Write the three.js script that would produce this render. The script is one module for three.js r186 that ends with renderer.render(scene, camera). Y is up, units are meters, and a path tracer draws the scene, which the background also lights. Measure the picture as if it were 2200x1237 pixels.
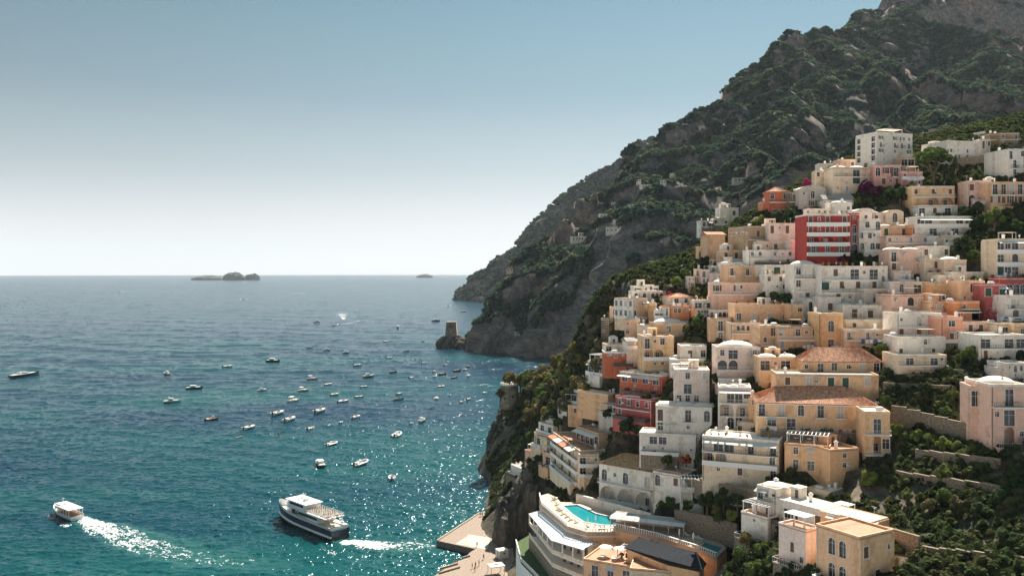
import * as THREE from 'three';
import { mergeGeometries } from 'three/addons/utils/BufferGeometryUtils.js';
import { ImprovedNoise } from 'three/addons/math/ImprovedNoise.js';

// ---------- camera, sky, sun, exposure ----------
const scene = new THREE.Scene();
const EYE = 94, FOCAL = 1905, EYE_ROW = 580;          // metres above the sea; focal length and eye level in photograph pixels (2200 x 1237)
const camera = new THREE.PerspectiveCamera(2 * Math.atan(618.5 / FOCAL) * 180 / Math.PI, 2200 / 1237, 1, 120000);
camera.position.set(0, EYE, 0);
camera.lookAt(0, EYE, -100);
camera.setViewOffset(2200, 1237, 0, 618.5 - EYE_ROW, 2200, 1237);
const renderer = new THREE.WebGLRenderer({ antialias: true });
renderer.toneMapping = THREE.LinearToneMapping;
renderer.toneMappingExposure = 2.45;
renderer.shadowMap.enabled = true;

const SUN_AZ = 19 * Math.PI / 180, SUN_EL = 45 * Math.PI / 180;   // right of straight ahead, above the horizon
const sunDir = new THREE.Vector3(Math.sin(SUN_AZ) * Math.cos(SUN_EL), Math.sin(SUN_EL), -Math.cos(SUN_AZ) * Math.cos(SUN_EL));
const sun = new THREE.DirectionalLight(new THREE.Color(1.0, 0.93, 0.82), 5.0);
sun.position.copy(sunDir).multiplyScalar(900).add(new THREE.Vector3(80, 60, -280));
sun.target.position.set(80, 60, -280);
sun.castShadow = true;
sun.shadow.mapSize.set(4096, 4096);
Object.assign(sun.shadow.camera, { left: -400, right: 400, top: 400, bottom: -400, near: 10, far: 2500 });
scene.add(sun, sun.target);

const clamp = (v, a = 0, b = 1) => Math.min(b, Math.max(a, v));
const lerp = (a, b, t) => a + (b - a) * t;
const smooth = (a, b, v) => { const t = clamp((v - a) / (b - a)); return t * t * (3 - 2 * t); };
{ // clear summer sky: pale at the horizon, blue above, bright towards the sun, darkest a quarter turn away from it; unseen upper sky brightened as added fill
  const W = 512, Hh = 256, data = new Float32Array(W * Hh * 4);
  const stops = [[0, 0.54, 0.534, 0.524], [2.5, 0.452, 0.458, 0.458], [6, 0.283, 0.327, 0.348], [11, 0.151, 0.217, 0.254], [18, 0.082, 0.151, 0.195], [35, 0.113, 0.188, 0.239], [90, 0.141, 0.213, 0.264]];
  for (let j = 0; j < Hh; j++) for (let i = 0; i < W; i++) {
    const el = ((j + .5) / Hh - .5) * Math.PI, az = ((i + .5) / W - .5) * 2 * Math.PI;
    const d = new THREE.Vector3(Math.cos(el) * Math.cos(az), Math.sin(el), Math.cos(el) * Math.sin(az));
    const e = Math.max(0, el * 180 / Math.PI);
    let k = 0; while (k < stops.length - 2 && e > stops[k + 1][0]) k++;
    const t = clamp((e - stops[k][0]) / (stops[k + 1][0] - stops[k][0]));
    const c = d.dot(sunDir), g = Math.acos(clamp(c, -1, 1));
    const round = .30 + 1.5 * Math.exp(-g * 2.6) + .58 * c * c;                  // indicatrix
    const low = Math.exp(-e / 7);                                                // the horizon haze is even all round
    const f = lerp(round, .55 + .45 * round, low);
    const o = (j * W + i) * 4;
    for (let q = 0; q < 3; q++) data[o + q] = lerp(stops[k][q + 1], stops[k + 1][q + 1], t) * f;
    data[o + 3] = 1;
  }
  const tex = new THREE.DataTexture(data, W, Hh, THREE.RGBAFormat, THREE.FloatType);
  tex.mapping = THREE.EquirectangularReflectionMapping; tex.magFilter = THREE.LinearFilter; tex.needsUpdate = true;
  scene.background = tex; scene.environment = tex;
}
scene.fog = new THREE.FogExp2(0xdbe8f2, 0.000024);

// ---------- helpers ----------
let seed = 7;
const rnd = () => { seed |= 0; seed = seed + 0x6D2B79F5 | 0; let t = Math.imul(seed ^ seed >>> 15, 1 | seed); t = t + Math.imul(t ^ t >>> 7, 61 | t) ^ t; return ((t ^ t >>> 14) >>> 0) / 4294967296; };
const rr = (a, b) => a + (b - a) * rnd();
const noise3 = new ImprovedNoise();
const nz = (x, y, z = 0) => noise3.noise(x + 133.7, y + 71.3, z + 19.1);
const fbm = (x, y, z, oct = 4) => { let s = 0, a = .5, f = 1; for (let i = 0; i < oct; i++) { s += a * nz(x * f, y * f, z * f + i * 7.3); a *= .5; f *= 2.03; } return s; };
const V = (x, y, z) => new THREE.Vector3(x, y, z);
const at = (px, py, d) => V(d * (px - 1100) / FOCAL, EYE - d * (py - EYE_ROW) / FOCAL, -d);   // point seen at a pixel, d metres ahead
const onLevel = (px, py, h) => at(px, py, (EYE - h) * FOCAL / (py - EYE_ROW));                 // point seen at a pixel, h metres above the sea
const names = {};
const numbered = (n) => { names[n] = (names[n] ?? -1) + 1; return names[n] ? n + '_' + String(names[n]).padStart(3, '0') : n; };
function tag(o, label, category, group, kind) { if (label) o.userData.label = label; if (category) o.userData.category = category; if (group) o.userData.group = group; if (kind) o.userData.kind = kind; return o; }
function shadowed(o) { o.castShadow = true; o.receiveShadow = true; return o; }
function mesh(name, geo, mat, parent) { const m = shadowed(new THREE.Mesh(geo, mat)); m.name = parent && parent !== scene ? name : numbered(name); (parent ?? scene).add(m); return m; }
function group(name, pos, turn = 0) { const g = new THREE.Group(); g.name = numbered(name); if (pos) g.position.copy(pos); g.rotation.y = turn; scene.add(g); return g; }
function copyOf(o) { const c = o.clone(); c.name = numbered(o.name.replace(/_\d\d\d$/, '')); c.userData = {}; scene.add(c); return c; }
const box = (w, h, d, x = 0, y = 0, z = 0) => { // centre x,z; bottom y; uv in metres
  const g = new THREE.BoxGeometry(w, h, d), uv = g.attributes.uv, n = g.attributes.normal, p = g.attributes.position;
  for (let i = 0; i < p.count; i++) { const X = p.getX(i), Y = p.getY(i), Z = p.getZ(i); if (Math.abs(n.getX(i)) > .5) uv.setXY(i, Z, Y); else if (Math.abs(n.getY(i)) > .5) uv.setXY(i, X, Z); else uv.setXY(i, X, Y); }
  return g.translate(x, y + h / 2, z);
};
const cyl = (r0, r1, h, x = 0, y = 0, z = 0, n = 10) => new THREE.CylinderGeometry(r1, r0, h, n).translate(x, y + h / 2, z);
const bar = (a, b, r = .05, n = 5) => { const d = b.clone().sub(a), l = d.length(); const g = new THREE.CylinderGeometry(r, r, l, n, 1); g.applyQuaternion(new THREE.Quaternion().setFromUnitVectors(V(0, 1, 0), d.normalize())); return g.translate((a.x + b.x) / 2, (a.y + b.y) / 2, (a.z + b.z) / 2); };
const merge = (list) => { const gs = list.filter(Boolean).map((g) => { const q = g.index ? g.toNonIndexed() : g; for (const k of Object.keys(q.attributes)) if (!['position', 'normal', 'uv'].includes(k)) q.deleteAttribute(k); return q; }); return gs.length === 1 ? gs[0] : mergeGeometries(gs); };

// ---------- textures ----------
function noiseTexture(n, fn, srgb = true) { // fn(u, v) -> [r, g, b] 0..255, u and v wrap
  const d = new Uint8Array(n * n * 4);
  for (let j = 0; j < n; j++) for (let i = 0; i < n; i++) { const c = fn(i / n, j / n), o = (j * n + i) * 4; d[o] = clamp(c[0], 0, 255); d[o + 1] = clamp(c[1], 0, 255); d[o + 2] = clamp(c[2], 0, 255); d[o + 3] = 255; }
  const t = new THREE.DataTexture(d, n, n); t.wrapS = t.wrapT = THREE.RepeatWrapping; t.magFilter = THREE.LinearFilter; t.minFilter = THREE.LinearMipmapLinearFilter; t.generateMipmaps = true; if (srgb) t.colorSpace = THREE.SRGBColorSpace; t.needsUpdate = true; return t;
}
const hash2 = (i, j, z) => { let h = Math.imul(i, 374761393) + Math.imul(j, 668265263) + Math.imul(z | 0, 1274126177) | 0; h = Math.imul(h ^ h >>> 13, 1274126177); return ((h ^ h >>> 16) >>> 0) / 4294967296 * 2 * Math.PI; };
const gradNoise = (x, y, f, z) => { // gradient noise that repeats every f cells
  const i = Math.floor(x), j = Math.floor(y), a = x - i, b = y - j, w = (q) => ((q % f) + f) % f, s = (t) => t * t * t * (t * (t * 6 - 15) + 10);
  const g = (di, dj) => { const t = hash2(w(i + di), w(j + dj), z); return Math.cos(t) * (a - di) + Math.sin(t) * (b - dj); };
  return 1.4 * lerp(lerp(g(0, 0), g(1, 0), s(a)), lerp(g(0, 1), g(1, 1), s(a)), s(b));
};
const wrapNoise = (u, v, f, z = 0, oct = 4, fy = f) => { let s = 0, a = .5, k = 1; for (let o = 0; o < oct; o++) { s += a * gradNoise(u * f * k, v * fy * k, f * k, z * 31 + o * 7) ; a *= .5; k *= 2; } return s; };
const plasterMap = noiseTexture(512, (u, v) => { // blotched limewash with rain streaks and damp patches
  const a = wrapNoise(u, v, 5, 1), st = Math.max(0, wrapNoise(u, v, 40, 9, 2, 5)), p = wrapNoise(u, v, 18, 14, 3), damp = smooth(.16, .3, wrapNoise(u, v, 4, 22, 5));
  const k = 247 + a * 18 - st * 40 + p * 20 - damp * 22; return [k, k * (.988 - damp * .012), k * (.966 - damp * .03 + a * .03)];
});
plasterMap.repeat.set(1 / 14, 1 / 14);
const stoneMap = noiseTexture(512, (u, v) => { const a = wrapNoise(u, v, 14, 1), b = wrapNoise(u, v, 46, 5, 3), k = 212 + a * 90 + b * 110; return [k, k * .965, k * .92]; });
stoneMap.repeat.set(1 / 7, 1 / 7);
const stoneBump = noiseTexture(512, (u, v) => { const k = 128 + wrapNoise(u, v, 40, 2, 4) * 220; return [k, k, k]; }, false);
stoneBump.repeat.set(1 / 7, 1 / 7);
const rockMap = noiseTexture(512, (u, v) => { const a = wrapNoise(u, v, 5, 1, 6), b = wrapNoise(u, v, 22, 5, 4), k = 188 + a * 130 + b * 90; return [k, k * (.97 - a * .08), k * (.93 - a * .16)]; });
rockMap.repeat.set(1 / 30, 1 / 30);
const lin = (r, g, b) => new THREE.Color().setRGB(r, g, b);
const std = (r, g, b, rough = .8, extra = {}) => new THREE.MeshStandardMaterial({ color: lin(r, g, b), roughness: rough, ...extra });
// ---------- foliage ----------
const leafMat = (r, g, b) => new THREE.MeshPhysicalMaterial({ color: lin(r, g, b), roughness: .9, specularIntensity: .15, transmission: .45, side: THREE.DoubleSide });
const leafMats = [leafMat(.085, .125, .03), leafMat(.13, .17, .04), leafMat(.05, .08, .028), leafMat(.17, .155, .075), leafMat(.24, .19, .055)];
const bougainvillea = leafMat(.42, .03, .17), plum = leafMat(.14, .03, .07);
function leafBall(R, n, size, flat = 1, seedShift = 0) { // leaf-sized faces spread through a lumpy volume
  const pos = [], nor = [], uv = [], s0 = size ?? 1;
  const lobes = []; for (let i = 0; i < 9; i++) { const a = rnd() * 6.28, b = Math.acos(rr(-.75, 1)); lobes.push(V(Math.sin(b) * Math.cos(a), Math.cos(b) * flat, Math.sin(b) * Math.sin(a)).multiplyScalar(R * rr(.42, .78))); }
  for (let i = 0; i < n; i++) {
    const l = lobes[i % 9], lr = R * rr(.36, .5), a = rnd() * 6.28, b = Math.acos(rr(-.75, 1)), k = lr * Math.pow(rnd(), .28);
    const out = V(Math.sin(b) * Math.cos(a), Math.cos(b), Math.sin(b) * Math.sin(a)), p = l.clone().addScaledVector(V(out.x, out.y * flat, out.z), k);
    const sz = R * .15 * rr(.6, 1.4) * (s0 === 3 ? 2.2 : 1), t1 = V(rr(-1, 1), rr(-1, 1), rr(-1, 1)).cross(out).normalize().multiplyScalar(sz), t2 = t1.clone().cross(out).normalize().multiplyScalar(sz * rr(.5, .9)).addScaledVector(out, sz * rr(-.5, .3));
    const q = [p.clone().add(t1), p.clone().add(t2), p.clone().sub(t1), p.clone().sub(t2)];
    for (const j of [0, 1, 2, 0, 2, 3]) { pos.push(q[j].x, q[j].y, q[j].z); uv.push(0, 0); const nn = out; nor.push(nn.x, nn.y, nn.z); }
  }
  const g = new THREE.BufferGeometry(); g.setAttribute('position', new THREE.Float32BufferAttribute(pos, 3)); g.setAttribute('normal', new THREE.Float32BufferAttribute(nor, 3)); g.setAttribute('uv', new THREE.Float32BufferAttribute(uv, 2));
  g.computeVertexNormals(); return g;
}
// ---------- the near hillside: heights through surveyed points, thin-plate interpolation ----------
const survey = [[1150,1237,250],[1250,1237,236],[1400,1237,208],[1560,1237,182],[1800,1237,157],[2000,1237,152],[2200,1237,146],[2000,1150,166],[2000,1000,186],[2050,900,197],[2000,800,213],[2150,800,208],[2180,960,178],
  [1300,1130,238],[1280,1060,252],[1180,930,305],[1250,870,292],[1400,910,247],[1550,1050,207],[1550,950,226],[1640,1040,200],[1750,1040,196],[1900,980,195],[1440,800,267],[1600,800,243],[1750,850,218],[1880,790,222],
  [1300,740,295],[1300,830,298],[1400,700,290],[1500,720,276],[1700,740,247],[1850,740,241],[2000,700,236],[2150,700,227],[1350,640,312],[1450,610,316],[1550,640,291],[1750,630,268],[1950,620,257],[2150,600,247],
  [1500,560,327],[1600,560,302],[1750,570,278],[1900,560,273],[2050,540,266],[2180,530,259],[1600,480,323],[1700,450,322],[1850,450,302],[1950,460,292],[2100,470,281],[2200,470,272],[1660,430,342],[1800,390,327],[1900,380,317],
  [2000,390,307],[2100,400,297],[2200,390,287],[1850,350,342],[2000,340,332],[2100,330,327],[2200,350,312],[2200,275,352],[1280,740,325],[1220,775,380],[1165,815,415],[1110,850,432],[1085,890,428],[1135,910,390],[1150,965,340],[1115,1015,322],[1080,1065,328]]
  .map(([px, py, d]) => { const p = at(px, py, d); return [p.x, d, p.y]; });
survey.push([-4,297,1],[8,296,9],[-25,300,-9],[-20,360,-10],[-25,450,-14],[-22,230,-8],[-10,240,-3],[12,228,6],[-20,150,-10],[30,150,14],[60,120,26],[100,100,34],[160,100,38],[200,140,48],
  [-8,352,3],[0,375,14],[-16,400,-6],[-12,432,6],[-22,470,-14],[20,480,6],[50,480,22],[100,480,48],[150,470,88],[250,470,150],[0,520,-14],[50,560,-6],[100,560,14],[200,560,62],[300,560,130],[70,360,98],[64,410,74],[134,385,136],[135,450,112],[212,420,156],[280,350,165],[280,250,125],[240,180,80],[30,330,84],[24,380,60],[300,120,60],[310,180,88],[330,250,128],[330,350,180],[330,470,190]);
const near = (() => { // thin-plate spline
  const n = survey.length, m = n + 3, A = [], U = (r2) => r2 < 1e-9 ? 0 : r2 * Math.log(r2) * .5;
  for (let i = 0; i < m; i++) A.push(new Float64Array(m + 1));
  for (let i = 0; i < n; i++) { for (let j = 0; j < n; j++) { const dx = (survey[i][0] - survey[j][0]) / 100, dy = (survey[i][1] - survey[j][1]) / 100; A[i][j] = U(dx * dx + dy * dy); } A[i][i] += .004; A[i][n] = A[n][i] = 1; A[i][n + 1] = A[n + 1][i] = survey[i][0] / 100; A[i][n + 2] = A[n + 2][i] = survey[i][1] / 100; A[i][m] = survey[i][2]; }
  for (let c = 0; c < m; c++) { let p = c; for (let r = c + 1; r < m; r++) if (Math.abs(A[r][c]) > Math.abs(A[p][c])) p = r; [A[c], A[p]] = [A[p], A[c]]; for (let r = 0; r < m; r++) if (r !== c) { const f = A[r][c] / A[c][c]; if (f) for (let k = c; k <= m; k++) A[r][k] -= f * A[c][k]; } }
  const w = A.map((row, i) => row[m] / row[i]);
  return (x, d) => { let s = w[n] + w[n + 1] * x / 100 + w[n + 2] * d / 100; for (let i = 0; i < n; i++) { const dx = (x - survey[i][0]) / 100, dy = (d - survey[i][1]) / 100; s += w[i] * U(dx * dx + dy * dy); } return s; };
})();
const nearCell = 2, nearX0 = -40, nearX1 = 330, nearD0 = 90, nearD1 = 600, nearNX = (nearX1 - nearX0) / nearCell + 1, nearND = (nearD1 - nearD0) / nearCell + 1;
const nearH = new Float32Array(nearNX * nearND);
for (let j = 0; j < nearND; j++) for (let i = 0; i < nearNX; i++) nearH[j * nearNX + i] = near(nearX0 + i * nearCell, nearD0 + j * nearCell);
const ground = (x, d) => { // bilinear height of the near hillside
  const u = clamp((x - nearX0) / nearCell, 0, nearNX - 1.001), v = clamp((d - nearD0) / nearCell, 0, nearND - 1.001), i = u | 0, j = v | 0, a = u - i, b = v - j, o = j * nearNX + i;
  return lerp(lerp(nearH[o], nearH[o + 1], a), lerp(nearH[o + nearNX], nearH[o + nearNX + 1], a), b);
};
const natural = nearH.slice();
function siteDistance(px, py) { // how far ahead the hillside lies along the sight line through a pixel
  for (let d = 110; d < 600; d += .5) { const p = at(px, py, d); if (p.x > nearX0 && p.x < nearX1 && ground(p.x, d) >= p.y) return d; }
  return 330;
}
const carve = []; // footprints cut level into the slope
function buildNearLand() {
  for (const c of carve) { // c: [centre x, centre d, half width, half depth, turn, level]
    const [cx, cd, hw, hd, turn, level] = c, R = Math.hypot(hw, hd) + 4, ct = Math.cos(turn), st = Math.sin(turn);
    for (let j = Math.max(0, ((cd - R - nearD0) / nearCell) | 0); j < Math.min(nearND, (cd + R - nearD0) / nearCell + 1); j++) for (let i = Math.max(0, ((cx - R - nearX0) / nearCell) | 0); i < Math.min(nearNX, (cx + R - nearX0) / nearCell + 1); i++) {
      const dx = nearX0 + i * nearCell - cx, dz = -(nearD0 + j * nearCell - cd), lx = dx * ct - dz * st, lz = dx * st + dz * ct;
      if (Math.abs(lx) < hw + 1.4 && Math.abs(lz) < hd + 1.4) nearH[j * nearNX + i] = Math.min(nearH[j * nearNX + i], level - .3);
    }
  }
  const g = new THREE.PlaneGeometry(1, 1, nearNX - 1, nearND - 1), p = g.attributes.position, uv = g.attributes.uv, col = new Float32Array(p.count * 3);
  const soil = [.27, .22, .16], green = [.055, .065, .028], rock = [.27, .23, .19];
  for (let j = 0; j < nearND; j++) for (let i = 0; i < nearNX; i++) {
    const k = j * nearNX + i, x = nearX0 + i * nearCell, d = nearD0 + j * nearCell, h = nearH[k];
    const cut = natural[k] - h > .2, wild = cut ? 0 : 1;
    const X = x + wild * 1.1 * nz(x * .31, d * .31, h * .2), Y = h + wild * 1.5 * fbm(x * .12, d * .12, 3);
    p.setXYZ(k, X, Y, -d); uv.setXY(k, x * .7 + h * .3, d * .7 + h * .6);
    const a = fbm(x * .06, d * .06, 9) * 2.2 + fbm(x * .5, d * .5, 2) * .8, s = h < 26 && x < 40 ? .5 : 0;
    const e = clamp(a + s - .1), f = clamp(.6 - a * 1.2 - s);
    for (let q = 0; q < 3; q++) col[k * 3 + q] = lerp(lerp(soil[q], rock[q], e), green[q], f);
  }
  g.setAttribute('color', new THREE.BufferAttribute(col, 3));
  // PlaneGeometry rows run top to bottom: rows of growing d are away from the camera, so flip the winding
  const ix = g.index.array; for (let t = 0; t < ix.length; t += 3) { const b = ix[t + 1]; ix[t + 1] = ix[t + 2]; ix[t + 2] = b; }
  g.computeVertexNormals();
  const m = mesh('hillside_terrain', g, new THREE.MeshStandardMaterial({ vertexColors: true, map: rockMap, bumpMap: stoneBump, bumpScale: .25, roughness: 1 }));
  tag(m, 'steep rocky hillside under the town with soil and scrub', 'hillside', null, 'structure');
}

// ---------- far mountain: ridges falling away on both sides ----------
const ridge = (slopeL, slopeR, pts) => pts.map(([px, py, d]) => { const p = at(px, py, d); return [p.x, d, p.y, slopeL, slopeR]; });
const ridges = [
  ridge(2.4, .62, [[968,735,1085],[1000,716,1090],[1020,672,1105],[1060,612,1130],[1110,580,1160],[1180,528,1210],[1240,482,1260],[1310,412,1330],[1400,325,1400],[1480,258,1450],[1540,196,1480],[1600,130,1500],[1660,95,1520],[1735,80,1550]]),
  ridge(.40, 1.05, [[1735,80,1550],[1850,132,1400],[1950,215,1230],[2045,300,1060],[2110,345,930]]),
  ridge(.5, .75, [[1735,80,1560],[1800,62,1680],[1860,34,1760],[1930,32,1740],[2050,62,1640],[2155,130,1480],[2280,215,1300]]),
  ridge(1.3, 1.5, [[1690,95,2100],[1735,62,2090],[1750,40,2060],[1765,10,2050],[1800,-30,2050],[1900,-90,2100],[2100,-120,2150],[2400,-200,2200]]),
  ridge(.62, .95, [[1660,100,1500],[1640,200,1370],[1575,290,1230],[1500,345,1140],[1440,372,1070],[1375,410,1020],[1320,455,985],[1235,515,975],[1165,560,985],[1110,610,1010]]),
  ridge(.45, 1.0, [[1560,300,1230],[1620,345,1050],[1720,360,900],[1800,370,800]]),
  ridge(.45, 1.0, [[2040,300,1060],[1985,262,860],[1925,262,780],[1890,285,730]]),
];
const headland = [
  ridge(2.6, .9, [[1036,578,2700],[1052,562,2720],[1075,548,2740],[1120,512,2780],[1168,478,2820],[1183,450,2840],[1197,420,2850],[1240,380,2900],[1265,367,2900],[1300,345,2930],[1345,310,2960],[1400,285,3000],[1600,195,3200],[1800,55,3400]]),
  ridge(1.0, .9, [[1165,490,2800],[1140,545,2620],[1100,590,2550],[1080,612,2500]]),
];
const ridgeHeight = (x, d, set) => {
  let best = -60, soft = 0;
  for (const r of set) for (let i = 0; i < r.length - 1; i++) {
    const a = r[i], b = r[i + 1], vx = b[0] - a[0], vd = b[1] - a[1], t = clamp(((x - a[0]) * vx + (d - a[1]) * vd) / (vx * vx + vd * vd));
    const ex = x - a[0] - vx * t, ed = d - a[1] - vd * t, dist = Math.hypot(ex, ed), side = vx * ed - vd * ex;
    const h = a[2] + (b[2] - a[2]) * t - dist * (i === 0 && t === 0 ? 2.4 : side > 0 ? a[3] : a[4]);
    if (h > best) best = h;
  }
  return best;
};
const cliffed = (h, x, d) => { // sea cliffs and rock bands: stretches of gentle slope between steep steps
  const band = 62 + 26 * nz(x * .004, d * .004, 2), n = h / band + 1.6 * fbm(x * .005, d * .005, 14), f = n - Math.floor(n), s = smooth(.55, .80, f);
  return h < 0 ? h * 4 : lerp(h, h + (lerp(f * .35, 1, s) - f) * band, .6);
};
const coast = [[-58,1062],[-42,1015],[-8,995],[15,953],[45,930],[70,853],[115,700],[120,600],[3000,600],[3000,4000],[1100,4000],[700,2600],[300,2000],[150,1600],[20,1350],[-30,1200],[-58,1120]];
const inland = (x, d) => { // signed distance from the shore, positive on land
  let best = 1e9, inside = false;
  for (let i = 0, j = coast.length - 1; i < coast.length; j = i++) { const [ax, ad] = coast[i], [bx, bd] = coast[j], vx = bx - ax, vd = bd - ad, t = clamp(((x - ax) * vx + (d - ad) * vd) / (vx * vx + vd * vd)); best = Math.min(best, Math.hypot(x - ax - vx * t, d - ad - vd * t)); if ((ad > d) !== (bd > d) && x < (bx - ax) * (d - ad) / (bd - ad) + ax) inside = !inside; }
  return inside ? best : -best;
};
const farHeight = (x, d) => {
  const wx = 12 * fbm(x * .008, d * .008, 11), wd = 26 * fbm(x * .008, d * .008, 31);
  const a = ridgeHeight(x + wx, d + wd, ridges) - 7;
  let h = a + 24 * fbm(x * .006, d * .006, 4, 5) * smooth(-30, 60, a);
  h += 60 * (.26 - Math.abs(nz(x * .010 + 3 * nz(x * .003, d * .003, 7), d * .0065, 40))) * smooth(20, 140, a) + 16 * (.25 - Math.abs(nz(x * .028, d * .022, 44))) * smooth(20, 140, a);
  if (d < 1800) h = lerp(h, cliffed(h, x, d), smooth(420, 120, h));
  const shore = inland(x + 10 * nz(x * .03, d * .03, 2), d + 10 * nz(x * .03, d * .03, 6)); h = Math.min(h, shore * (1.45 + 1.1 * fbm(x * .012, d * .012, 3, 3)) + 6 * smooth(0, 12, shore));
  return h;
};
const capHeight = (x, d) => { const a = ridgeHeight(x - 38 + 16 * fbm(x * .006, d * .006, 1), d, headland); let h = a + 60 * fbm(x * .005, d * .005, 8, 5) * smooth(-20, 80, a); return h < 0 ? h * 3 : lerp(h, cliffed(h, x, d), smooth(300, 80, h)); };
function buildFarLand(name, label, height, x0, x1, d0, d1, cell, rockiness) {
  const nx = Math.round((x1 - x0) / cell) + 1, nd = Math.round((d1 - d0) / cell) + 1;
  const g = new THREE.PlaneGeometry(1, 1, nx - 1, nd - 1), p = g.attributes.position, uv = g.attributes.uv, col = new Float32Array(p.count * 3), H = new Float32Array(nx * nd);
  for (let j = 0; j < nd; j++) for (let i = 0; i < nx; i++) H[j * nx + i] = height(x0 + i * cell, d0 + j * cell);
  for (let j = 0; j < nd; j++) for (let i = 0; i < nx; i++) {
    const k = j * nx + i, x = x0 + i * cell, d = d0 + j * cell, h = H[k];
    const gx = (H[j * nx + Math.min(nx - 1, i + 1)] - H[j * nx + Math.max(0, i - 1)]) / (2 * cell), gd = (H[Math.min(nd - 1, j + 1) * nx + i] - H[Math.max(0, j - 1) * nx + i]) / (2 * cell), steep = Math.hypot(gx, gd);
    const jag = cell * 1.5;
    const rib = 1 - 2 * Math.abs(nz(x * .022, h * .006, d * .022 + 9)), fine = nz(x * .07, h * .05, d * .07);
    p.setXYZ(k, x + jag * (fine + .5 * rib) * clamp(steep), h + 5 * fbm(x * .05, d * .05, 3), -(d + jag * (nz(x * .06, h * .05, d * .05 + 4) - .8 * rib) * clamp(steep)));
    uv.setXY(k, x * 1.1 + d * .5, h * .5 + d * .12);
    const bare = clamp((steep - rockiness) * 3 + 1.6 * fbm(x * .02, h * .02, d * .02), 0, 1), pink = clamp(.5 + 1.6 * fbm(x * .012, h * .01, d * .01 + 5));
    const rock = [lerp(.30, .44, pink), lerp(.285, .33, pink), lerp(.275, .29, pink)], scrub = [.03, .045, .03];
    for (let q = 0; q < 3; q++) col[k * 3 + q] = lerp(scrub[q], rock[q], bare);
  }
  g.setAttribute('color', new THREE.BufferAttribute(col, 3));
  const ix = g.index.array; for (let t = 0; t < ix.length; t += 3) { const b = ix[t + 1]; ix[t + 1] = ix[t + 2]; ix[t + 2] = b; }
  g.computeVertexNormals();
  const m = mesh(name, g, new THREE.MeshStandardMaterial({ vertexColors: true, map: rockMap, bumpMap: stoneBump, bumpScale: .5, roughness: 1 }));
  tag(m, label, 'mountain', null, 'structure');
  return { H, x0, d0, cell, nx, nd, height: (x, d) => { const u = clamp((x - x0) / cell, 0, nx - 1.01), v = clamp((d - d0) / cell, 0, nd - 1.01), i = u | 0, j = v | 0, a = u - i, b = v - j, o = j * nx + i; return lerp(lerp(H[o], H[o + 1], a), lerp(H[o + nx], H[o + nx + 1], a), b); } };
}
const farLand = buildFarLand('mountain', 'steep wooded mountain with pinkish cliffs rising behind the town', farHeight, -140, 1400, 610, 2500, 8, .95);
const capeLand = buildFarLand('headland', 'hazy second headland dropping to the sea beyond the mountain', capHeight, -260, 900, 2250, 3400, 12, .9);
// ---------- the sea: waves as geometry, fine close in and coarser with distance, curved like the earth ----------
const EARTH = 6371000;
const swell = (x, d, near) => {
  const w1 = Math.sin(x * .11 + d * .27 + 2.1 * nz(x * .012, d * .012, 5)), w2 = nz(x * .09, d * .2, 1), w3 = nz(x * .26, d * .45, 2), w4 = nz(x * .8, d * 1.0, 3);
  return near * (.16 * w1 + .45 * w2 + .38 * w3 + .17 * w4 * (0.75 + .5 * nz(x * .02, d * .02, 7)));
};
const seaLevel = (x, d) => swell(x, d, 1) * smooth(1500, 350, d) + swell(x * .22, d * .22, 2.4) * smooth(300, 900, d) * smooth(9000, 1500, d) + 1.1 * Math.exp(-(((d - 900 + x * .25) / 55) ** 2)) * smooth(-260, -120, x) * nz(x * .21, d * .19, 17) - (x * x + d * d) / (2 * EARTH);
const tracks = [[[736, 1163, 4], [850, 1175, 7], [960, 1172, 9]], [[170, 1112, 4], [265, 1152, 10], [440, 1200, 9], [600, 1216, 7]]].map((t) => t.map(([px, py, w]) => { const p = onLevel(px, py, 0); return [p.x, -p.z, w]; }));
const aerated = (x, d) => { // churned pale water along the two wakes, ragged at its edge
  let best = 0; for (const t of tracks) for (let i = 0; i < t.length - 1; i++) { const [ax, ad, aw] = t[i], [bx, bd, bw] = t[i + 1], vx = bx - ax, vd = bd - ad, u = clamp(((x - ax) * vx + (d - ad) * vd) / (vx * vx + vd * vd)), r = Math.hypot(x - ax - vx * u, d - ad - vd * u) / lerp(aw, bw, u); best = Math.max(best, smooth(1.25, .7, r + .9 * fbm(x * .12, d * .12, 21)) * (i === t.length - 2 ? lerp(.8, .3, u) : .8)); } return best;
};
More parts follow.
